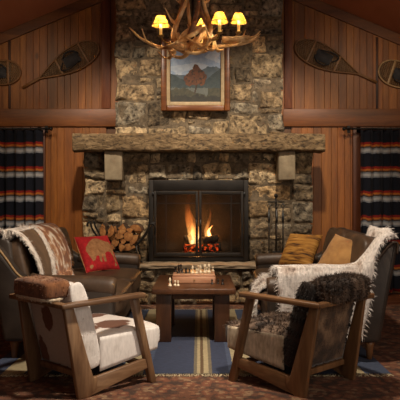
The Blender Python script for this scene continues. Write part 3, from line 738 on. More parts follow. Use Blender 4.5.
# ================================================================== ARMCHAIRS
def sup(c, hx, hy, hz, e, n=24, m=16):
    """superellipsoid point function"""
    def sg(v, p): return math.copysign(abs(v) ** p, v)
    def fn(u, v):
        a = u * math.tau; t = (v - .5) * math.pi
        return Vector((c[0] + hx * sg(math.cos(t), e) * sg(math.cos(a), e), c[1] + hy * sg(math.cos(t), e) * sg(math.sin(a), e), c[2] + hz * sg(math.sin(t), e)))
    return fn
def splay(b):
    for v in b.bm.verts: v.co.y *= 1 + .6 * max(0, v.co.x); v.co.z *= 1 + .045 * max(0, v.co.x)
    return b
def armchair(label, loc, rz, mats, near):
    """near = +1/-1 local y of the side turned to the viewer"""
    t = thing('armchair', label, 'armchair', loc, rz)
    AZ = .62; HW = .33
    # flat armrests and back rail, mitred into a U
    for s in (-1, 1):
        b = MB(); b.prism([(-.03, s * HW), (.59, s * HW), (.602, s * (HW - .03)), (.59, s * (HW - .058)), (.028, s * (HW - .058))], 'z', AZ, AZ + .034, .006)
        splay(b).build('armrest', mats['w'], t)
    b = MB(); b.prism([(-.03, -HW), (-.03, HW), (.028, HW - .058), (.028, -HW + .058)], 'z', AZ + .001, AZ + .033, .006)
    splay(b).build('back_rail', mats['wz'], t)
    for s in (-1, 1):
        y0, y1 = s * .252, s * .285
        b = MB(); b.prism([(.525, AZ), (.58, AZ), (.735, 0), (.685, 0)], 'y', min(y0, y1), max(y0, y1), .006); splay(b).build('leg', mats['wz'], t)
        b = MB(); b.prism([(.012, AZ), (.078, AZ), (.225, .125), (.26, .128), (.25, .05), (.19, 0), (.115, 0)], 'y', min(y0, y1), max(y0, y1), .006); splay(b).build('leg', mats['wz'], t)
        b = MB(); b.prism([(.191, .002), (.705, .12), (.687, .185), (.24, .126)], 'y', min(y0, y1) + .004, max(y0, y1) - .004, .005); splay(b).build('side_rail', mats['w'], t)
    b = MB(); b.box((.195, -.25, .10), (.235, .25, .14), .005); splay(b).build('stretcher', mats['wz'], t)
    b = MB(); b.box((.60, -.25, .13), (.64, .25, .165), .005); splay(b).build('stretcher', mats['wz'], t)
    # back cushion: leaning slab
    tilt = Matrix.Rotation(-math.atan(.255), 4, 'Y')
    def P_(x, y, z): return tilt @ Vector((x, y, z))
    H = .63
    base = Vector((.215, 0, .13))
    b = MB(); f0 = sup((.065, 0, H / 2), .058, .243, H / 2, .32)
    b.grid(lambda u, v: base + P_(*f0(u, v)), 40, 34, close_u=True)
    if mats.get('hairb'): b.strands(mats['hairb'][0], mats['hairb'][1], .006, Vector((0, 0, -.8)), .5, seed=3)
    splay(b).build('back_cushion', mats['back'], t)
    # hide stretched over the outside of the back
    b = MB()
    def pan(u, v):
        p = Vector((0.0, -.246 + .492 * u, .02 + .49 * v)); p.x = -.012 * math.sin(u * math.pi) ** .5 * math.sin(v * math.pi) ** .5
        if v < .01: p.z += .012 * n3((u * 20, 0, 2))
        return base + P_(*p)
    off = (tilt @ Vector((.014, 0, 0)))
    b.slab(pan, lambda u, v: off, 24, 24)
    if mats.get('hairp'): b.strands(mats['hairp'][0], mats['hairp'][1], .006, Vector((0, 0, -.9)), .4, seed=8)
    splay(b).build('outer_back', mats['outer'], t)
    # head roll folded over the top
    b = MB(); f1 = sup((.022, 0, .728), .105, .215, .066, .36)
    def roll(u, v):
        p = f1(u, v); p.x += .0
        return p + Vector((0, 0, .008 * n3(p * 9)))
    b.grid(roll, 40, 24, close_u=True)
    b.strands(mats['hairr'][0], mats['hairr'][1], .006, Vector((0, 0, -.5)), .6, seed=5)
    splay(b).build('head_roll', mats['roll'], t)
    b = MB(); f4 = sup((.005, 0, .668), .088, .212, .02, .6); b.grid(lambda u, v: f4(u, v), 36, 12, close_u=True); b.strands(mats['hairr'][0] // 3, mats['hairr'][1], .006, Vector((0, 0, -.6)), .5, seed=12)
    splay(b).build('fold_lip', mats['lip'], t)
    # seat cushion
    b = MB(); f2 = sup((0, 0, 0), .5, .5, .5, .34)
    def seat(u, v):
        p = f2(u, v); x = .5 + p.x; zt = .392 + .0 * x; zb = .15 + .085 * x
        q = Vector((.30 + x * .57, p.y * .494, zb + (p.z + .5) * (zt - zb)))
        if p.z > .2: q.z += .02 * math.sin(x * math.pi) - .03 * max(0, x - .7)  + .006 * n3(q * 8)
        return q
    b.grid(seat, 44, 32, close_u=True)
    if mats.get('hairs'): b.strands(mats['hairs'][0], mats['hairs'][1], .006, Vector((.2, 0, -.4)), .5, keep=lambda c, n: n.z > .25, seed=6)
    so = splay(b).build('seat_cushion', mats['seat'], t)
    # hide hanging on both sides of the seat
    for s in (-1, 1):
        b = MB()
        def side(u, v):
            x = .30 + .48 * u; zt = .378; zb = .145 + .075 * u
            return Vector((x, s * (.2445 + .003 * math.sin(v * 3.1)), zb + (zt - zb) * v))
        b.slab(side, lambda u, v: Vector((0, s * .0045, 0)), 16, 8)
        splay(b).build('side_hide', mats['side'], t)
    # hide edge strip along the sides of the back
    for s in (-1, 1):
        b = MB(); f3 = sup((.065, s * .232, .02 + H / 2), .064, .022, H / 2 - .01, .5)
        b.grid(lambda u, v: base + P_(*f3(u, v)), 28, 30, close_u=True)
        b.strands(mats['hairr'][0] // 3, mats['hairr'][1] * .8, .006, Vector((0, 0, -.8)), .5, seed=9)
        splay(b).build('edge_strip', mats['edge'], t)
    return t
armchair('low wooden armchair in brown and white cowhide, back turned to us', (-1.102, 4.11, 0), R(48),
         dict(w='chairwood', wz='chairwood_z', back='cowhide_side', outer='cowhide_back', roll='cowhide_roll', seat='cowhide', side='cowhide_side', edge='cowhide_side', lip='creamhide', hairr=(1000, .009)), -1)
armchair('low wooden armchair in shaggy dark brown fur, back turned to us', (1.008, 4.14, 0), R(132),
         dict(w='chairdark', wz='chairdark_z', back='blackfur', outer='brownfur', roll='darkfur', seat='darkfur', side='creamhide', edge='blackfur', lip='darkfur', hairr=(5200, .026), hairs=(3000, .026), hairp=(2600, .026)), 1)

# ================================================================== SOFAS
L2 = 1.1
TOP = [(-1.10, .93), (-1.04, .955), (-.97, .94), (-.90, .86), (-.82, .74), (-.74, .672), (-.62, .645), (-.3, .635), (-.04, .63), (.0, .60)]
def sofa(label, loc, rz, pip='piping'):
    t = thing('leather_sofa', label, 'sofa', (loc[0], loc[1], .010), rz)
    b = MB(); b.box((-.80, -L2 + .1, .15), (-.02, L2 - .1, .33), .02, 3); b.build('base', 'leather', t)
    prof = [(0.0, .15), (0.0, .60), (-.03, .632), (-.3, .637), (-.62, .645), (-.72, .665), (-.80, .72), (-.88, .83), (-.95, .92), (-1.01, .975), (-1.05, .965), (-1.045, .88), (-.91, .15)]
    for s in (-1, 1):
        y0, y1 = sorted((s * L2, s * (L2 - .15)))
        b = MB(); b.prism(prof[::-1], 'y', y0, y1, .035, 4); a = b.build('arm', 'leather_dark', t)
        q = MB(); yy = s * (L2 - .012)
        q.tube(bez([(p[0], yy, p[1] - .006) for p in prof[1:12]], 60), .011, 6); q.build('piping', pip, a)
        q = MB(); q.tube(bez([(.004, s * (L2 - .075), .585), (-.2, s * (L2 - .075), .60), (-.6, s * (L2 - .075), .61), (-.72, s * (L2 - .075), .63)], 20), [.078] + [.085] * 19 + [.06], 18); q.build('roll', 'leather', a)
    b = MB()
    b.prism([(-.80, .3), (-.89, .95), (-.91, .985), (-.97, .995), (-1.02, .975), (-1.045, .91), (-.87, .15), (-.76, .15)], 'y', -L2 + .14, L2 - .14, .03, 4); b.build('back', 'leather_dark', t)
    for s in (-1, 1):
        b = MB(); f = sup((0, 0, 0), .435, .468, .105, .3)
        def sc(u, v):
            p = f(u, v); k = (1 - (p.x / .435) ** 2) * (1 - (p.y / .468) ** 2)
            return Vector((p.x - .39, p.y + s * .472, p.z + .425 + (.025 * k if p.z > 0 else 0) + .004 * n3(p * 6 + Vector((s, 0, 0)))))
        b.grid(sc, 48, 28, close_u=True); c = b.build('seat_cushion', 'leather', t)
        q = MB(); q.tube([(.04, s * .472 + y, .49 + .0 * y) for y in [(-.43 + .86 * i / 10) for i in range(11)]], .007, 6); q.build('piping', 'leather_dark', c)
        b = MB(); f = sup((0, 0, 0), .085, .466, .245, .36)
        til = Matrix.Rotation(-R(13), 4, 'Y')
        def bc(u, v):
            p = f(u, v); k = (1 - (p.z / .245) ** 2) * (1 - (p.y / .466) ** 2)
            if p.x > 0: p.x += .035 * k
            return til @ p + Vector((-.845, s * .472, .755))
        b.grid(bc, 40, 28, close_u=True); b.build('back_cushion', 'leather', t)
    for x in (-.84, -.08):
        for s in (-1, 1):
            b = MB(); b.lathe([(.022, 0), (.034, .11), (.045, .152)], (x, s * (L2 - .09), 0), 14); b.build('foot', 'foot', t)
    return t
SY = 6.02
sofa('brown leather sofa with a red cushion, left of the low table', (-.70, SY, 0), 0)
sofa('dark leather sofa under a white fur throw, right of the low table', (.62, SY, 0), math.pi - R(2.7), 'leather')

def pillow(b, w, h, th, mifn=None, n=64, pinch=.06):
    """cushion lying in the local xz plane, front toward -y"""
    def sh(u, v, s):
        a, c = u * 2 - 1, v * 2 - 1
        k = max(0, (1 - abs(a) ** 2.6)) ** .5 * max(0, (1 - abs(c) ** 2.6)) ** .5
        x = a * w / 2 * (1 - pinch * (1 - abs(c) ** 2) * abs(a)); z = c * h / 2 * (1 - pinch * (1 - abs(a) ** 2) * abs(c))
        return Vector((x, s * th / 2 * k + .004 * n3((a * 3, c * 3, s)), z))
    b.grid(lambda u, v: sh(u, v, -1), n, n, mifn=mifn); b.grid(lambda u, v: sh(1 - u, v, 1), 20, 20)
    bmesh.ops.remove_doubles(b.bm, verts=b.bm.verts[:], dist=.0008)
    return lambda u, v: sh(u, v, -1)
BISON = [(.13, .42), (.10, .52), (.13, .62), (.20, .70), (.30, .78), (.42, .86), (.52, .86), (.62, .80), (.74, .74), (.86, .72), (.93, .64), (.95, .50), (.97, .36), (.94, .34), (.925, .5), (.90, .44), (.89, .30), (.91, .16), (.84, .16), (.83, .30), (.78, .42), (.68, .44), (.60, .40), (.58, .30), (.585, .17), (.51, .17), (.50, .32), (.46, .27), (.46, .17), (.40, .17), (.39, .34), (.32, .34), (.26, .24), (.20, .22), (.17, .30)]
def bis(u, v):
    if v > .93 or (v < .06 and u > .2): return 0
    if inpoly(u, v, BISON): return 1
    if (u - .14) ** 2 + (v - .10) ** 2 < .0022 or (u - .86) ** 2 + (v - .1) ** 2 < .0015: return 1
    return 0
b = MB(); pillow(b, .44, .44, .17, bis)
dirx = Vector((.62, .72, -.12)); nrm = Vector((.70, -.62, .32)).normalized()
dirx = (dirx - nrm * dirx.dot(nrm)).normalized(); up = dirx.cross(-nrm).normalized()
if up.z < 0: up = -up
rollm = Matrix.Rotation(R(10), 3, nrm)
def setp(o, c, dx, nr, roll=0):
    nr = Vector(nr).normalized(); dx = Vector(dx); dx = (dx - nr * dx.dot(nr)).normalized()
    rm = Matrix.Rotation(roll, 3, nr); dx = rm @ dx
    o.matrix_world = basis(c, dx, -nr, dx.cross(-nr))
rp = thing('red_pillow', 'red cushion with a tan bison, leaning on the brown sofa', 'cushion')
o = b.build('cover', ['redwool', 'tanwool'], rp)
b = MB(); b.tube([Vector((x * .213, 0, z * .213)) for x, z in [(-1, -1), (-1, 0), (-1, 1), (0, .94), (1, 1), (.94, 0), (1, -1), (0, -.94)]], .006, 6, closed=True); b.build('piping', 'tanwool', rp)
setp(rp, P(97, 253.5, 6.5), (.72, .69, 0), (.57, -.59, .55))
b = MB(); pillow(b, .44, .44, .17)
gp = tag(b.build('gold_pillow', 'gold'), 'square gold striped woven cushion at the far end of the dark sofa', 'cushion', None)
setp(gp, P(300, 251, 6.68), (.72, -.69, 0), (-.57, -.59, .55))
b = MB(); pillow(b, .44, .42, .16)
gv = tag(b.build('velvet_pillow', 'goldvelvet'), 'tan gold plain cushion leaning under the white fur throw', 'cushion', None)
setp(gv, P(343, 259, 5.4), (.72, -.69, 0), (-.57, -.59, .55), R(-14))

# ------------------------------------------------------------------ throws
# left: shearling edged leather throw over the back of the brown sofa (world coords of the sofa: x=-.70+lx)
th = thing('hide_throw', 'leather throw edged in shearling and spotted fur over the brown sofa back', 'throw', (-.70, SY, 0))
BP = [(-1.02, 0, 1.0), (-.98, 0, 1.02), (-.91, 0, 1.025), (-.85, 0, 1.0), (-.79, 0, .94), (-.735, 0, .85), (-.695, 0, .76), (-.67, 0, .66), (-.655, 0, .59), (-.6, 0, .565), (-.46, 0, .575)]
bp = bez(BP, 60)
def bpt(v, y):
    i = v * 59.99; k = int(i); p = bp[k].lerp(bp[k + 1], i - k); return Vector((p.x, y, p.z))
def throw_piece(name, mat, ya, yb, v0, v1, off, hair, n=(24, 40), lean=Vector((.2, 0, -.6)), parent=None, thick=.012):
    b = MB()
    def fn(u, v):
        vv = v0 + (v1 - v0) * v
        k0 = lerp_tab(ya, vv) if isinstance(ya, list) else ya; k1 = lerp_tab(yb, vv) if isinstance(yb, list) else yb
        p = bpt(vv, k0 + (k1 - k0) * u); q = bpt(min(1, vv + .01), 0) - bpt(max(0, vv - .01), 0); nr = Vector((-q.z, 0, q.x)).normalized()
        if nr.z < 0 and nr.x < 0: nr = -nr
        if nr.x < 0 and vv > .15: nr = -nr
        return p + nr * (off + .028 + thick + .008 * n3((p.x * 5, p.y * 5, p.z * 5)))
    b.slab(fn, lambda u, v: Vector((-.010, 0, -.006)), *n)
    if hair: b.strands(hair[0], hair[1], .007, lean, .6, keep=lambda c, nn: nn.x > .1 or nn.z > .1 or abs(nn.y) > .5)
    return b.build(name, mat, parent or th)
throw_piece('leather_panel', 'suede', [(0, -.84), (1, -.93)], [(0, -.26), (1, -.68)], .1, .98, 0, None)
throw_piece('shearling_edge', 'sheep', [(0, -.93), (1, -.95)], [(0, -.82), (1, -.91)], .1, .98, .004, (1800, .035), (8, 40))
throw_piece('shearling_edge', 'sheep', -.88, -.22, .08, .26, .006, (1500, .035), (24, 8))
throw_piece('shearling_edge', 'sheep', [(0, -.28), (1, -.71)], [(0, -.17), (1, -.61)], .1, .98, .008, (2200, .04), (8, 40))
throw_piece('spotted_fur', 'spotfur', [(0, -.19), (1, -.63)], [(0, .60), (.45, .36), (1, .04)], .02, .98, .004, (6000, .05), (20, 40))

# right: long white fur over the near arm and back corner of the dark sofa
ft_ = thing('fur_throw', 'big shaggy white fur throw spilling over the near corner of the dark sofa', 'throw', (.62, SY, .01), math.pi - R(2.7))
def arm_top(x):
    return lerp_tab(sorted([(-1.14, .9), (-1.08, .97), (-1.03, 1.02), (-.97, 1.03), (-.90, .97), (-.82, .85), (-.74, .76), (-.62, .745), (0, .735), (.06, .70)]), x)
# the sofa is turned half round, so its viewer-side arm is at local +y
def near_path(x, v):
    zt = arm_top(x) + .012; yo = L2 + .022; yi = L2 - .20
    backk = max(0, min(1, (-.84 - x) / .12))
    zin = .565 + (.49) * backk          # over the back corner the fur stays on top of the cushions
    seg = [(yo + .015, .20), (yo + .01, .5), (yo, zt - .06), (yo - .03, zt), (yi + .02, zt), (yi - .02, max(zt - .07, zin)), (yi - .06, max(zin, .62)), (yi - .16, zin), (yi - .42, zin + .004)]
    i = v * (len(seg) - 1.0001); k = int(i); f = i - k
    a, c = seg[k], seg[k + 1]
    return a[0] + (c[0] - a[0]) * f, a[1] + (c[1] - a[1]) * f
b = MB()
def ff(u, v):
    x0 = lerp_tab([(0, -.77), (.125, -.81), (.25, -.85), (.30, -.89), (.335, -1.0), (.4, -1.03), (.46, -1.05), (.7, -1.05), (1, -.97)], v); x1 = lerp_tab([(0, -.10), (.4, -.06), (.7, -.02), (1, -.06)], v)
    x = x0 + (x1 - x0) * u
    y, z = near_path(x, v)
    w = .02 * n3((x * 5, y * 5, z * 5))
    return Vector((x + .02 * n3((y * 6, z * 6, 2)), y + abs(w) * (1 if v < .3 else 0), z + .012 + abs(w)))
b.slab(ff, lambda u, v: Vector((0, -.006 if v < .25 else 0, -.012)), 44, 60)
b.strands(34000, .045, .007, Vector((0, .1, -.55)), .7, keep=lambda c, n: c.z > .1)
b.build('fur', 'whitefur', ft_)
b = MB()
def fs_(u, v):   # tail of the hide running along the seat and down its front
    y = .80 - .62 * u + .03 * n3((v * 4, u * 4, 1))
    seg = [(-.62, .60), (-.45, .578), (-.2, .578), (.0, .565), (.07, .50), (.085, .40), (.09, .28)]
    i = v * (len(seg) - 1.0001); k = int(i); f = i - k; a, c = seg[k], seg[k + 1]
    return Vector((a[0] + (c[0] - a[0]) * f, y, a[1] + (c[1] - a[1]) * f + .02 * abs(n3((y * 7, v * 6, 3)))))
b.slab(fs_, lambda u, v: Vector((-.008, 0, -.012)), 30, 36)
b.strands(11000, .045, .007, Vector((.1, 0, -.6)), .7)
b.build('fur_tail', M['whitefur2'] if 'whitefur2' in M else 'whitefur', ft_)
# ================================================================== TABLE + CHESS
TX, TY = -.047, 5.97
tb = thing('low_table', 'low dark wood coffee table on four broad legs before the fire', 'table', (TX, TY, .0105))
b = MB(); b.box((-.384, -.49, .448), (.384, .49, .5), .005, 2); b.build('tabletop', 'tablewood', tb)
b = MB()
for s in (-1, 1): b.box((s * .28 - .01, -.29, .385), (s * .28 + .01, .29, .448)); b.box((-.2, s * .355 - .01, .385), (.18, s * .355 + .01, .448))
b.build('apron', 'tablewood', tb)
for x in (-.351, .19):
    for y in (-.43, .29):
        b = MB(); b.box((x if x < 0 else x, y, 0), (x + .14, y + .14, .448), .004); b.build('leg', 'tableleg', tb)
CX, CY = -.045, 6.04
cb = thing('chess_box', 'pale wooden chess box with its board on top, on the low table', 'chess box', (CX, CY, .5106))
b = MB(); b.box((-.215, -.205, .0), (.205, .205, .064), .006); b.build('drawer_base', 'chesswood', cb)
b = MB(); b.box((-.21, -.2, .0645), (.2, .2, .086), .005); b.build('board_rim', 'chesswood', cb)
b = MB(); b.box((-.19, -.19, .0855), (.18, .19, .087)); b.build('playing_squares', 'chess', cb)
b = MB(); b.lathe([(.004, 0), (.008, .008), (.006, .014)], (0, 0, 0), 10, mat=Matrix.Translation((0, -.205, .034)) @ Matrix.Rotation(R(90), 4, 'X')); b.build('drawer_knob', 'brass', cb)
PROF = {
 'pawn': ([(.014, 0), (.014, .004), (.010, .009), (.006, .016), (.005, .026), (.009, .028), (.006, .031), (.009, .037), (.008, .043), (.002, .046)], None),
 'bishop': ([(.017, 0), (.017, .005), (.011, .012), (.007, .022), (.006, .042), (.011, .045), (.007, .048), (.010, .056), (.007, .066), (.003, .071), (.004, .075), (.001, .078)], None),
 'rook': ([(.016, 0), (.016, .006), (.011, .012), (.009, .035), (.013, .039), (.013, .052), (.009, .052), (.009, .047)], None),
 'queen': ([(.018, 0), (.018, .006), (.012, .014), (.007, .026), (.006, .055), (.012, .058), (.008, .062), (.013, .077), (.008, .079), (.004, .084), (.001, .086)], None),
 'king': ([(.018, 0), (.018, .006), (.012, .014), (.008, .026), (.007, .058), (.013, .061), (.008, .065), (.013, .08), (.004, .085)], 'cross'),
 'knight': ([(.016, 0), (.016, .006), (.011, .012), (.009, .02), (.004, .024)], 'horse')}
def piece(kind, color, x, y, z, label, k=1.0):
    pr, ex = PROF[kind]; b = MB(); b.lathe([(r * k * 1.15, h * k) for r, h in pr], seg=14)
    if ex == 'cross': b.box((-.002 * k, -.002, .083 * k), (.002 * k, .002, .1 * k)); b.box((-.006 * k, -.002, .09 * k), (.006 * k, .002, .094 * k))
    if ex == 'horse': b.prism([(q[0] * k, q[1] * k) for q in [(-.011, .018), (.009, .018), (.006, .03), (.013, .038), (.017, .044), (.013, .051), (.003, .056), (.0, .061), (-.004, .055), (-.011, .045), (-.008, .033)]], 'y', -.006, .006, .002)
    o = b.build('chess_' + kind, 'boxwood' if color == 'white' else 'ebony', None, (x, y, z)); tag(o, label, 'chess piece', color + ' chess pieces')
top = .5106 + .087
def bx(px, y): return (px - VX) / F * y
W = [('king', 209, 5.98, 'pale king, tallest at the right end of the row on the chess box'), ('queen', 204.8, 5.97, 'pale queen standing beside the pale king on the chess box'), ('bishop', 200.6, 5.97, 'pale bishop standing between the pale queen and pale pawns'),
     ('pawn', 196.6, 5.93, 'pale pawn next to the pale bishop on the chess box'), ('bishop', 192.6, 5.93, 'pale bishop standing beside the dark pieces on the chess box'), ('pawn', 213, 6.1, 'pale pawn at the back right corner of the chess board'), ('pawn', 206.8, 6.08, 'pale pawn behind the pale king and queen'), ('rook', 198.6, 6.12, 'pale rook at the back of the chess board, middle')]
for k, px, y, l in W: piece(k, 'white', bx(px, y), y, top, l, 1.0)
Bk = [('king', 178.8, 5.95, 'dark king, tallest dark piece on the chess box'), ('pawn', 182.2, 5.95, 'dark pawn just right of the dark king'), ('knight', 186, 5.94, 'dark knight in the row on the chess box'), ('pawn', 189.5, 5.95, 'dark pawn beside the pale bishop on the chess box'), ('rook', 175.6, 6.05, 'dark rook at the left edge of the chess board'), ('bishop', 181, 6.12, 'dark bishop at the back left of the chess board')]
for k, px, y, l in Bk: piece(k, 'black', bx(px, y), y, top, l, .95)
for k, px, y, l in [('bishop', 170, 5.66, 'pale bishop standing on the table, left of the chess box'), ('pawn', 175, 5.7, 'pale pawn on the table in front of the chess box, left one of a pair'), ('pawn', 178, 5.68, 'pale pawn on the table in front of the chess box, right one of a pair')]: piece(k, 'white', bx(px, y), y, .5106, l, 1.05)
for k, px, y, l in [('pawn', 212, 5.79, 'dark pawn on the table against the right front of the chess box'), ('pawn', 218, 5.8, 'dark pawn on the table just right of the chess box'), ('knight', 222.5, 5.74, 'dark knight on the table, farthest right of the chess box')]: piece(k, 'black', bx(px, y), y, .5106, l, 1.0)

# ================================================================== RUGS
b = MB(); b.box((-3.9, -1.8, -.0115), (3.9, 7.52, -.0002)); tag(b.build('carpet', 'carpet'), 'large worn red and brown patterned carpet covering the lodge floor', 'carpet')
rg = thing('striped_rug', 'blue wool rug with cream stripes lying under the table', 'rug', (-.08, 5.86, 0))
b = MB(); b.grid(lambda u, v: Vector((-1.56 + 3.1 * u, -1.3 + 2.6 * v, .009 + .002 * n3((u * 6, v * 6, 1)))), 30, 26); b.box((-1.56, -1.3, .0), (1.54, 1.3, .0065)); b.build('woven_field', 'rug', rg, recalc=False)
for s in (-1, 1):
    b = MB(); r = random.Random(2)
    for k in range(260):
        x = -1.55 + 3.08 * k / 259; b.tube([(x, s * 1.3, .006), (x + r.uniform(-.012, .012), s * (1.325), .004), (x + r.uniform(-.02, .02), s * (1.35 + r.uniform(-.008, .012)), .003)], .003, 4)
    b.build('fringe', 'fringe', rg)

# ================================================================== CURTAINS
def curtain(x0, x1, label, seed):
    t = thing('curtain', label, 'curtain', ((x0 + x1) / 2, 8.31, 0))
    w = x1 - x0; b = MB(); nf = round(w / .125)
    def fn(u, v):
        z = .04 + 2.24 * v; a = u * math.tau * nf + seed
        amp = .105 * (1 - .35 * v); x = (u - .5) * w * (1 + .03 * (1 - v)) + .012 * math.sin(a * 2 + .4)
        return Vector((x, amp * math.sin(a + .5 * n3((u * 3, v * 1.5, seed))) + .012 * n3((u * 8, v * 3, seed)), z + .006 * math.sin(a)))
    b.slab(fn, lambda u, v: Vector((0, .006, 0)), 140, 40); b.build('cloth', 'curtain', t)
    for k in range(7):
        b = MB(); x = (-.47 + .94 * k / 6) * w; b.tube([(x + .0, .024 * math.cos(a) , 2.295 + .024 * math.sin(a)) for a in [j / 12 * math.tau for j in range(12)]], .003, 6, closed=True); b.build('ring', 'iron', t)
curtain(-2.98, -2.185, 'navy striped wool curtain on the side of the red cushion', 1)
curtain(2.215, 2.755, 'navy striped wool curtain above the white fur throw', 4)
for x0, x1, s, l in ((-3.5, -2.07, 1, 'black iron rod carrying the curtain on the log holder side'), (2.03, 3.5, -1, 'black iron rod carrying the curtain on the fire tool side')):
    xe = x1 if s > 0 else x0
    t = thing('curtain_rod', l, 'curtain rod', (0, 8.31, 2.295))
    b = MB(); b.tube([(x0, 0, 0), (x1, 0, 0)], .013, 10); b.build('rod', 'iron', t)
    b = MB(); b.tube([(xe, 0, 0), (xe + s * .012, 0, 0), (xe + s * .03, 0, 0), (xe + s * .045, 0, 0)], [.015, .028, .028, .006], 12); b.build('finial', 'iron', t)
    b = MB(); xb = xe - s * .06; b.tube([(xb, 0, -.012), (xb, .08, -.012), (xb, .08, .02)], .008, 8); b.box((xb - .02, .068, -.05), (xb + .02, .079, .05)); b.build('bracket', 'iron', t)

# ================================================================== SNOWSHOES
def snowshoe(label, c, ang, L, Wd, fm, tail=.3, lone=False):
    """local x from tail (negative) to toe; lies in the xz plane against the wall"""
    t = thing('snowshoe', label, 'snowshoe', c, 0, 'snowshoes on the pine wall')
    t.rotation_euler = (0, -ang, 0)
    body = L * (1 - tail); xs0 = -L / 2 + L * tail
    def half(s):  # s 0 tail joint .. 1 toe
        return Wd / 2 * (math.sin(min(1, s / .66) * math.pi / 2) ** 1.25 if s < .66 else math.sqrt(max(0, 1 - ((s - .66) / .34) ** 2.3)))
    N = 36; up_ = [Vector((xs0 + body * (1 - (1 - i / N) ** 1.3), 0, half(1 - (1 - i / N) ** 1.3))) for i in range(N + 1)]
    lo_ = [Vector((p.x, 0, -p.z)) for p in up_]
    b = MB(); b.tube([Vector((-L / 2, 0, .005)), Vector((-L / 2 + L * tail * .6, 0, .007))] + up_[1:] + lo_[::-1][1:-1] + [Vector((-L / 2 + L * tail * .6, 0, -.007)), Vector((-L / 2, 0, -.005))], .012, 8); b.build('frame', fm, t)
    def hw(x): return half((x - xs0) / body)
    for q in (.36, .76):
        x = xs0 + body * q; b = MB(); h = hw(x); b.box((x - .016, -.008, -h), (x + .016, .008, h), .004); b.build('crossbar', fm, t)
    b = MB(); k = -2.0
    for d in (1, -1):
        for i in range(-60, 60):
            o_ = i * .03; seg = []
            for j in range(90):
                x = xs0 + body * (.02 + .96 * j / 89); z = d * (x - o_) * 1.5
                if abs(z) < hw(x) - .004: seg.append(Vector((x, d * .002, z)))
                else:
                    if len(seg) > 1: b.tube([seg[0], seg[-1]], .0042, 4)
                    seg = []
            if len(seg) > 1: b.tube([seg[0], seg[-1]], .0042, 4)
    b.build('webbing', 'rawhide', t)
    b = MB(); xc = xs0 + body * .57
    b.grid(lambda u, v: Vector((xc - .12 + .24 * u + .02 * n3((v * 5, 1, 1)), -.014 - .018 * math.sin(u * 3.14) * math.sin(v * 3.14), -.075 + .15 * v + .015 * n3((u * 6, 2, 1)))), 12, 10)
    b.tube(bez([(xc - .1, -.02, .07), (xc - .04, -.045, .11), (xc + .06, -.03, .1), (xc + .12, -.015, .04)], 12), .011, 6)
    b.tube(bez([(xc - .13, -.02, .02), (xc - .2, -.035, -.06), (xc - .1, -.03, -.1), (xc + .08, -.02, -.07)], 12), .009, 6)
    b.build('binding', 'binding', t)
    return t
yw = WALL - .025
def shoe_from(tx, ty, hx, hy, Wd, label, fm, tail=.28):
    a, h = P(tx, ty, yw), P(hx, hy, yw); c = (a + h) / 2; d = h - a
    snowshoe(label, c, math.atan2(d.z, d.x), d.length, Wd, fm, tail)
shoe_from(22, 88, 98, 45, .34, 'long tailed snowshoe on the pine wall beside the chimney, toe up to the right', 'snowframe', .2)
shoe_from(-52, 74, 20.5, 72, .34, 'snowshoe with dark binding cut off by the edge of the picture over the wide curtain', 'snowframe')
shoe_from(377, 82.5, 295.5, 44, .34, 'snowshoe with two crossbars beside the chimney, tail down to the right', 'snowframe', .2)
shoe_from(452, 92, 379, 68, .36, 'pale framed snowshoe partly out of view above the dark window', 'snowframe_pale')

# ================================================================== CHANDELIER
CHX, CHY, CHZ = -.06, 5.8, 2.82
cl = thing('antler_chandelier', 'large antler chandelier with small lit parchment shades over the table', 'chandelier', (CHX, CHY, CHZ))
def antler(ctrl, tines, r0=.026, mat='antler', r1=.006):
    b = MB(); n = 22; pts = bez(ctrl, n)
    b.tube(pts, [r0 * (1 - i / n) ** .8 + r1 for i in range(n + 1)], 10)
    for s, tip, mid in tines:
        p = pts[int(s * n)]; tip = Vector(tip); q = p.lerp(p + tip, .5) + Vector(mid)
        b.tube(bez([p, q, p + tip], 10), [(.75 * (r0 * (1 - s) ** .8 + r1)) * (1 - i / 10) + .0035 for i in range(11)], 8)
    for v in b.bm.verts: v.co += Vector((n3(v.co * 22), n3(v.co * 22 + Vector((5, 0, 0))), n3(v.co * 22 + Vector((0, 5, 0))))) * .003
    return b.build('antler', mat, cl)
def polar(a, r, z): return Vector((math.cos(a) * r, math.sin(a) * r, z))
rr = random.Random(8)
# low antlers sweeping out and up
for k, a in enumerate([-4, 55, 118, 183, 235, 305]):
    a = R(a); Lr = {0: .6, 3: .6}.get(k, rr.uniform(.32, .46)); tz = .08 if k == 3 else .0
    ctrl = [polar(a + 1.6, .17, .08), polar(a + .7, .15, .0), polar(a, Lr * .45, -.04 + rr.uniform(-.02, .02)), polar(a + .08, Lr * .8, .01 + tz * .3), polar(a + .12, Lr * 1.02, .06 + tz)]
    ti = []
    for s, l in ((.45, .13), (.7, .15)):
        d = polar(a + rr.choice((-1, 1)) * rr.uniform(.6, 1.3), l * .75, l * rr.choice((-.3, .7, .85))); ti.append((s, d, (0, 0, -.03)))
    antler(ctrl, ti, .02)
# looping antlers hanging in the middle
for a, l, z in ((200, .24, -.12), (225, .32, -.06), (250, .22, -.15), (285, .27, -.13), (322, .26, -.08)):
    a = R(a); antler([polar(a + 1.5, .12, .14), polar(a + .8, .2, .05), polar(a, l * .9, z), polar(a - .7, l, z + .02), polar(a - 1.2, l * 1.05, z + .09)], [(.45, polar(a + .5, .10, -.02), (0, 0, -.02)), (.7, polar(a - .3, .11, .06), (0, 0, -.03))], .021)
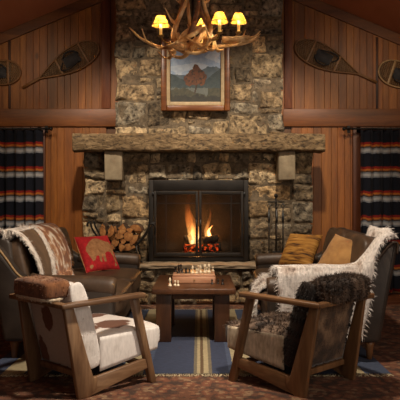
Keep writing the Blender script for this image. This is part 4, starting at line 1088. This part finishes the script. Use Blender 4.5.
# antlers rising from the ring to the stem, bowed like a lyre
for k in range(6):
    a = R(k * 60 + 20); tw = rr.uniform(.4, .9)
    antler([polar(a, .20, .02), polar(a + .3 * tw, .19, .16), polar(a + .7 * tw, .13, .32), polar(a + 1.1 * tw, .10, .48), polar(a + 1.5 * tw, .16, .72)],
           [(.3, polar(a + .5, .15, .12), (0, 0, -.03)), (.65, polar(a + 1.2, .11, .1), (0, 0, -.02))], .022, 'antler' if k % 2 else 'antlerdark')
# palmated antler under the outer lamp
b = MB()
def palm(u, v): return Vector((.28 + .26 * u, -.09 + .16 * v + .02 * math.sin(u * 5), .035 + .02 * n3((u * 4, v * 4, 1)) + .03 * (2 * v - 1) ** 2))
b.slab(palm, lambda u, v: Vector((0, 0, -.014)), 16, 8)
for q in ((.54, -.08), (.55, -.02), (.54, .05)): b.tube(bez([(q[0] - .03, q[1], .04), (q[0] + .05, q[1] * 1.3, .055), (q[0] + .1, q[1] * 1.6, .10)], 8), [.012 * (1 - i / 9) + .003 for i in range(9)], 8)
b.build('antler', 'antler', cl)
b = MB(); b.tube([(0, 0, .0), (0, 0, .7)], .016, 8)
for k in range(19):
    z = .70 + k * .064; pts = [Vector((math.cos(a) * .014, 0, .038 * math.sin(a))) for a in [j / 10 * math.tau for j in range(10)]]
    b.tube([Vector((p.x if k % 2 else 0, 0 if k % 2 else p.x, z + p.z)) for p in pts], .005, 6, closed=True)
b.lathe([(.07, 1.90), (.06, 1.92), (.03, 1.945)], seg=16)
b.build('chain', 'iron', cl)
lamps = []
def lamp(px, pyb, d, sc=1.0):
    w = P(px, pyb, d) - Vector((CHX, CHY, CHZ)); x, y, zb = w   # zb: bottom of the shade
    b = MB(); b.lathe([(.028, zb - .105), (.032, zb - .095), (.012, zb - .088)], (x, y, 0), 12)
    b.tube(bez([(x, y, zb - .1), (x * .9, y * .9, zb - .15), (x * .6, y * .6, -.0)], 8), .009, 6); s = b.build('lamp_cup', 'brass', cl)
    b = MB(); b.lathe([(.0145, zb - .09), (.0145, zb + .03)], (x, y, 0), 12); b.build('candle_sleeve', 'candle', s)
    b = MB(); b.lathe([(.008, zb + .03), (.016, zb + .045), (.013, zb + .065), (.003, zb + .085)], (x, y, 0), 12); b.build('bulb', 'bulb', s)
    b = MB(); seg = 24
    def sh(u, v): a = u * math.tau; r = (.084 - .044 * v) * sc; return Vector((x + r * math.cos(a), y + r * math.sin(a), zb + .09 * v * sc))
    b.grid(sh, seg, 6, close_u=True)
    o = b.build('shade', 'shade', cl)
    b = MB(); b.tube([Vector((x + .086 * sc * math.cos(a), y + .086 * sc * math.sin(a), zb)) for a in [j / 24 * math.tau for j in range(24)]], .003, 6, closed=True); b.build('rim', 'piping', o)
    lamps.append(Vector((CHX + x, CHY + y, CHZ + zb + .055)))
lamp(160.8, 25.6, 5.75, .98); lamp(219.6, 22, 5.48, .93); lamp(238.6, 22.4, 5.85, .93); lamp(203.5, 27, 6.15, .9)
# ================================================================== LIGHT + CAMERA
def light(typ, name, loc, energy, color, **kw):
    l = bpy.data.lights.new(name, typ); l.energy = energy; l.color = color
    for k, v in kw.items(): setattr(l, k, v)
    o = bpy.data.objects.new(name, l); COL.objects.link(o); o.location = loc; return o
def aim(o, tgt):
    d = Vector(tgt) - Vector(o.location); o.rotation_euler = d.to_track_quat('-Z', 'Y').to_euler(); return o
for i, p in enumerate(lamps): light('POINT', 'lamp_light', p - Vector((0, 0, .02)), 9, (1, .72, .40), shadow_soft_size=.025)
light('POINT', 'fire_light', (-.03, by - .02, .95), 11, (1, .45, .12), shadow_soft_size=.1)
light('POINT', 'ember_light', (.0, by - .12, .72), 5, (1, .4, .1), shadow_soft_size=.08)
# added warm spots, no fixtures: two wash the chimney, two the seating
for x in (-1.15, 1.15):
    aim(light('SPOT', 'added_spot', (x, 5.6, ceil_z(x) - .12), 380, (1, .86, .69), spot_size=R(62), spot_blend=.8, shadow_soft_size=.08), (x * .7, 8.0, 1.55))
aim(light('SPOT', 'added_spot', (.9, 3.3, 4.2), 680, (1, .86, .70), spot_size=R(48), spot_blend=.8, shadow_soft_size=.15), (-.9, 4.9, .4))
aim(light('SPOT', 'added_spot', (-.2, 4.2, 4.5), 520, (1, .84, .66), spot_size=R(50), spot_blend=.7, shadow_soft_size=.12), (1.2, 5.2, .5))
for x in (-1, 1):
    aim(light('SPOT', 'added_spot', (x * 2.5, 5.9, ceil_z(2.5) - .12), 54, (1, .80, .54), spot_size=R(80), spot_blend=.9, shadow_soft_size=.1), (x * 2.4, 8.4, 2.2))  # extra wash added to brighten the pine walls, without a fixture
# soft fill added from the right
aim(light('AREA', 'added_side_fill', (3.5, .6, 2.2), 80, (1, .88, .74), shape='RECTANGLE', size=3.0, size_y=2.2), (-.6, 4.6, .5))
w = bpy.data.worlds.new('dusk'); bpy.context.scene.world = w; w.use_nodes = True
w.node_tree.nodes['Background'].inputs[0].default_value = (.9, .8, .7, 1); w.node_tree.nodes['Background'].inputs[1].default_value = .2
cam = bpy.data.cameras.new('camera'); co = bpy.data.objects.new('camera', cam); COL.objects.link(co)
co.location = (0, 0, EYE); co.rotation_euler = (R(90), 0, 0); cam.sensor_width = 36; cam.lens = 36 * F / 400
cam.shift_x = (200 - VX) / 400; cam.shift_y = -(200 - VY) / 400; cam.clip_end = 100
sc = bpy.context.scene; sc.camera = co
sc.view_settings.view_transform = 'Standard'; sc.view_settings.look = 'None'; sc.view_settings.gamma = 1; sc.view_settings.use_curve_mapping = False
sc.view_settings.exposure = .12
sc.cycles.use_denoising = True
sc.cycles.max_bounces = 8; sc.cycles.transparent_max_bounces = 12
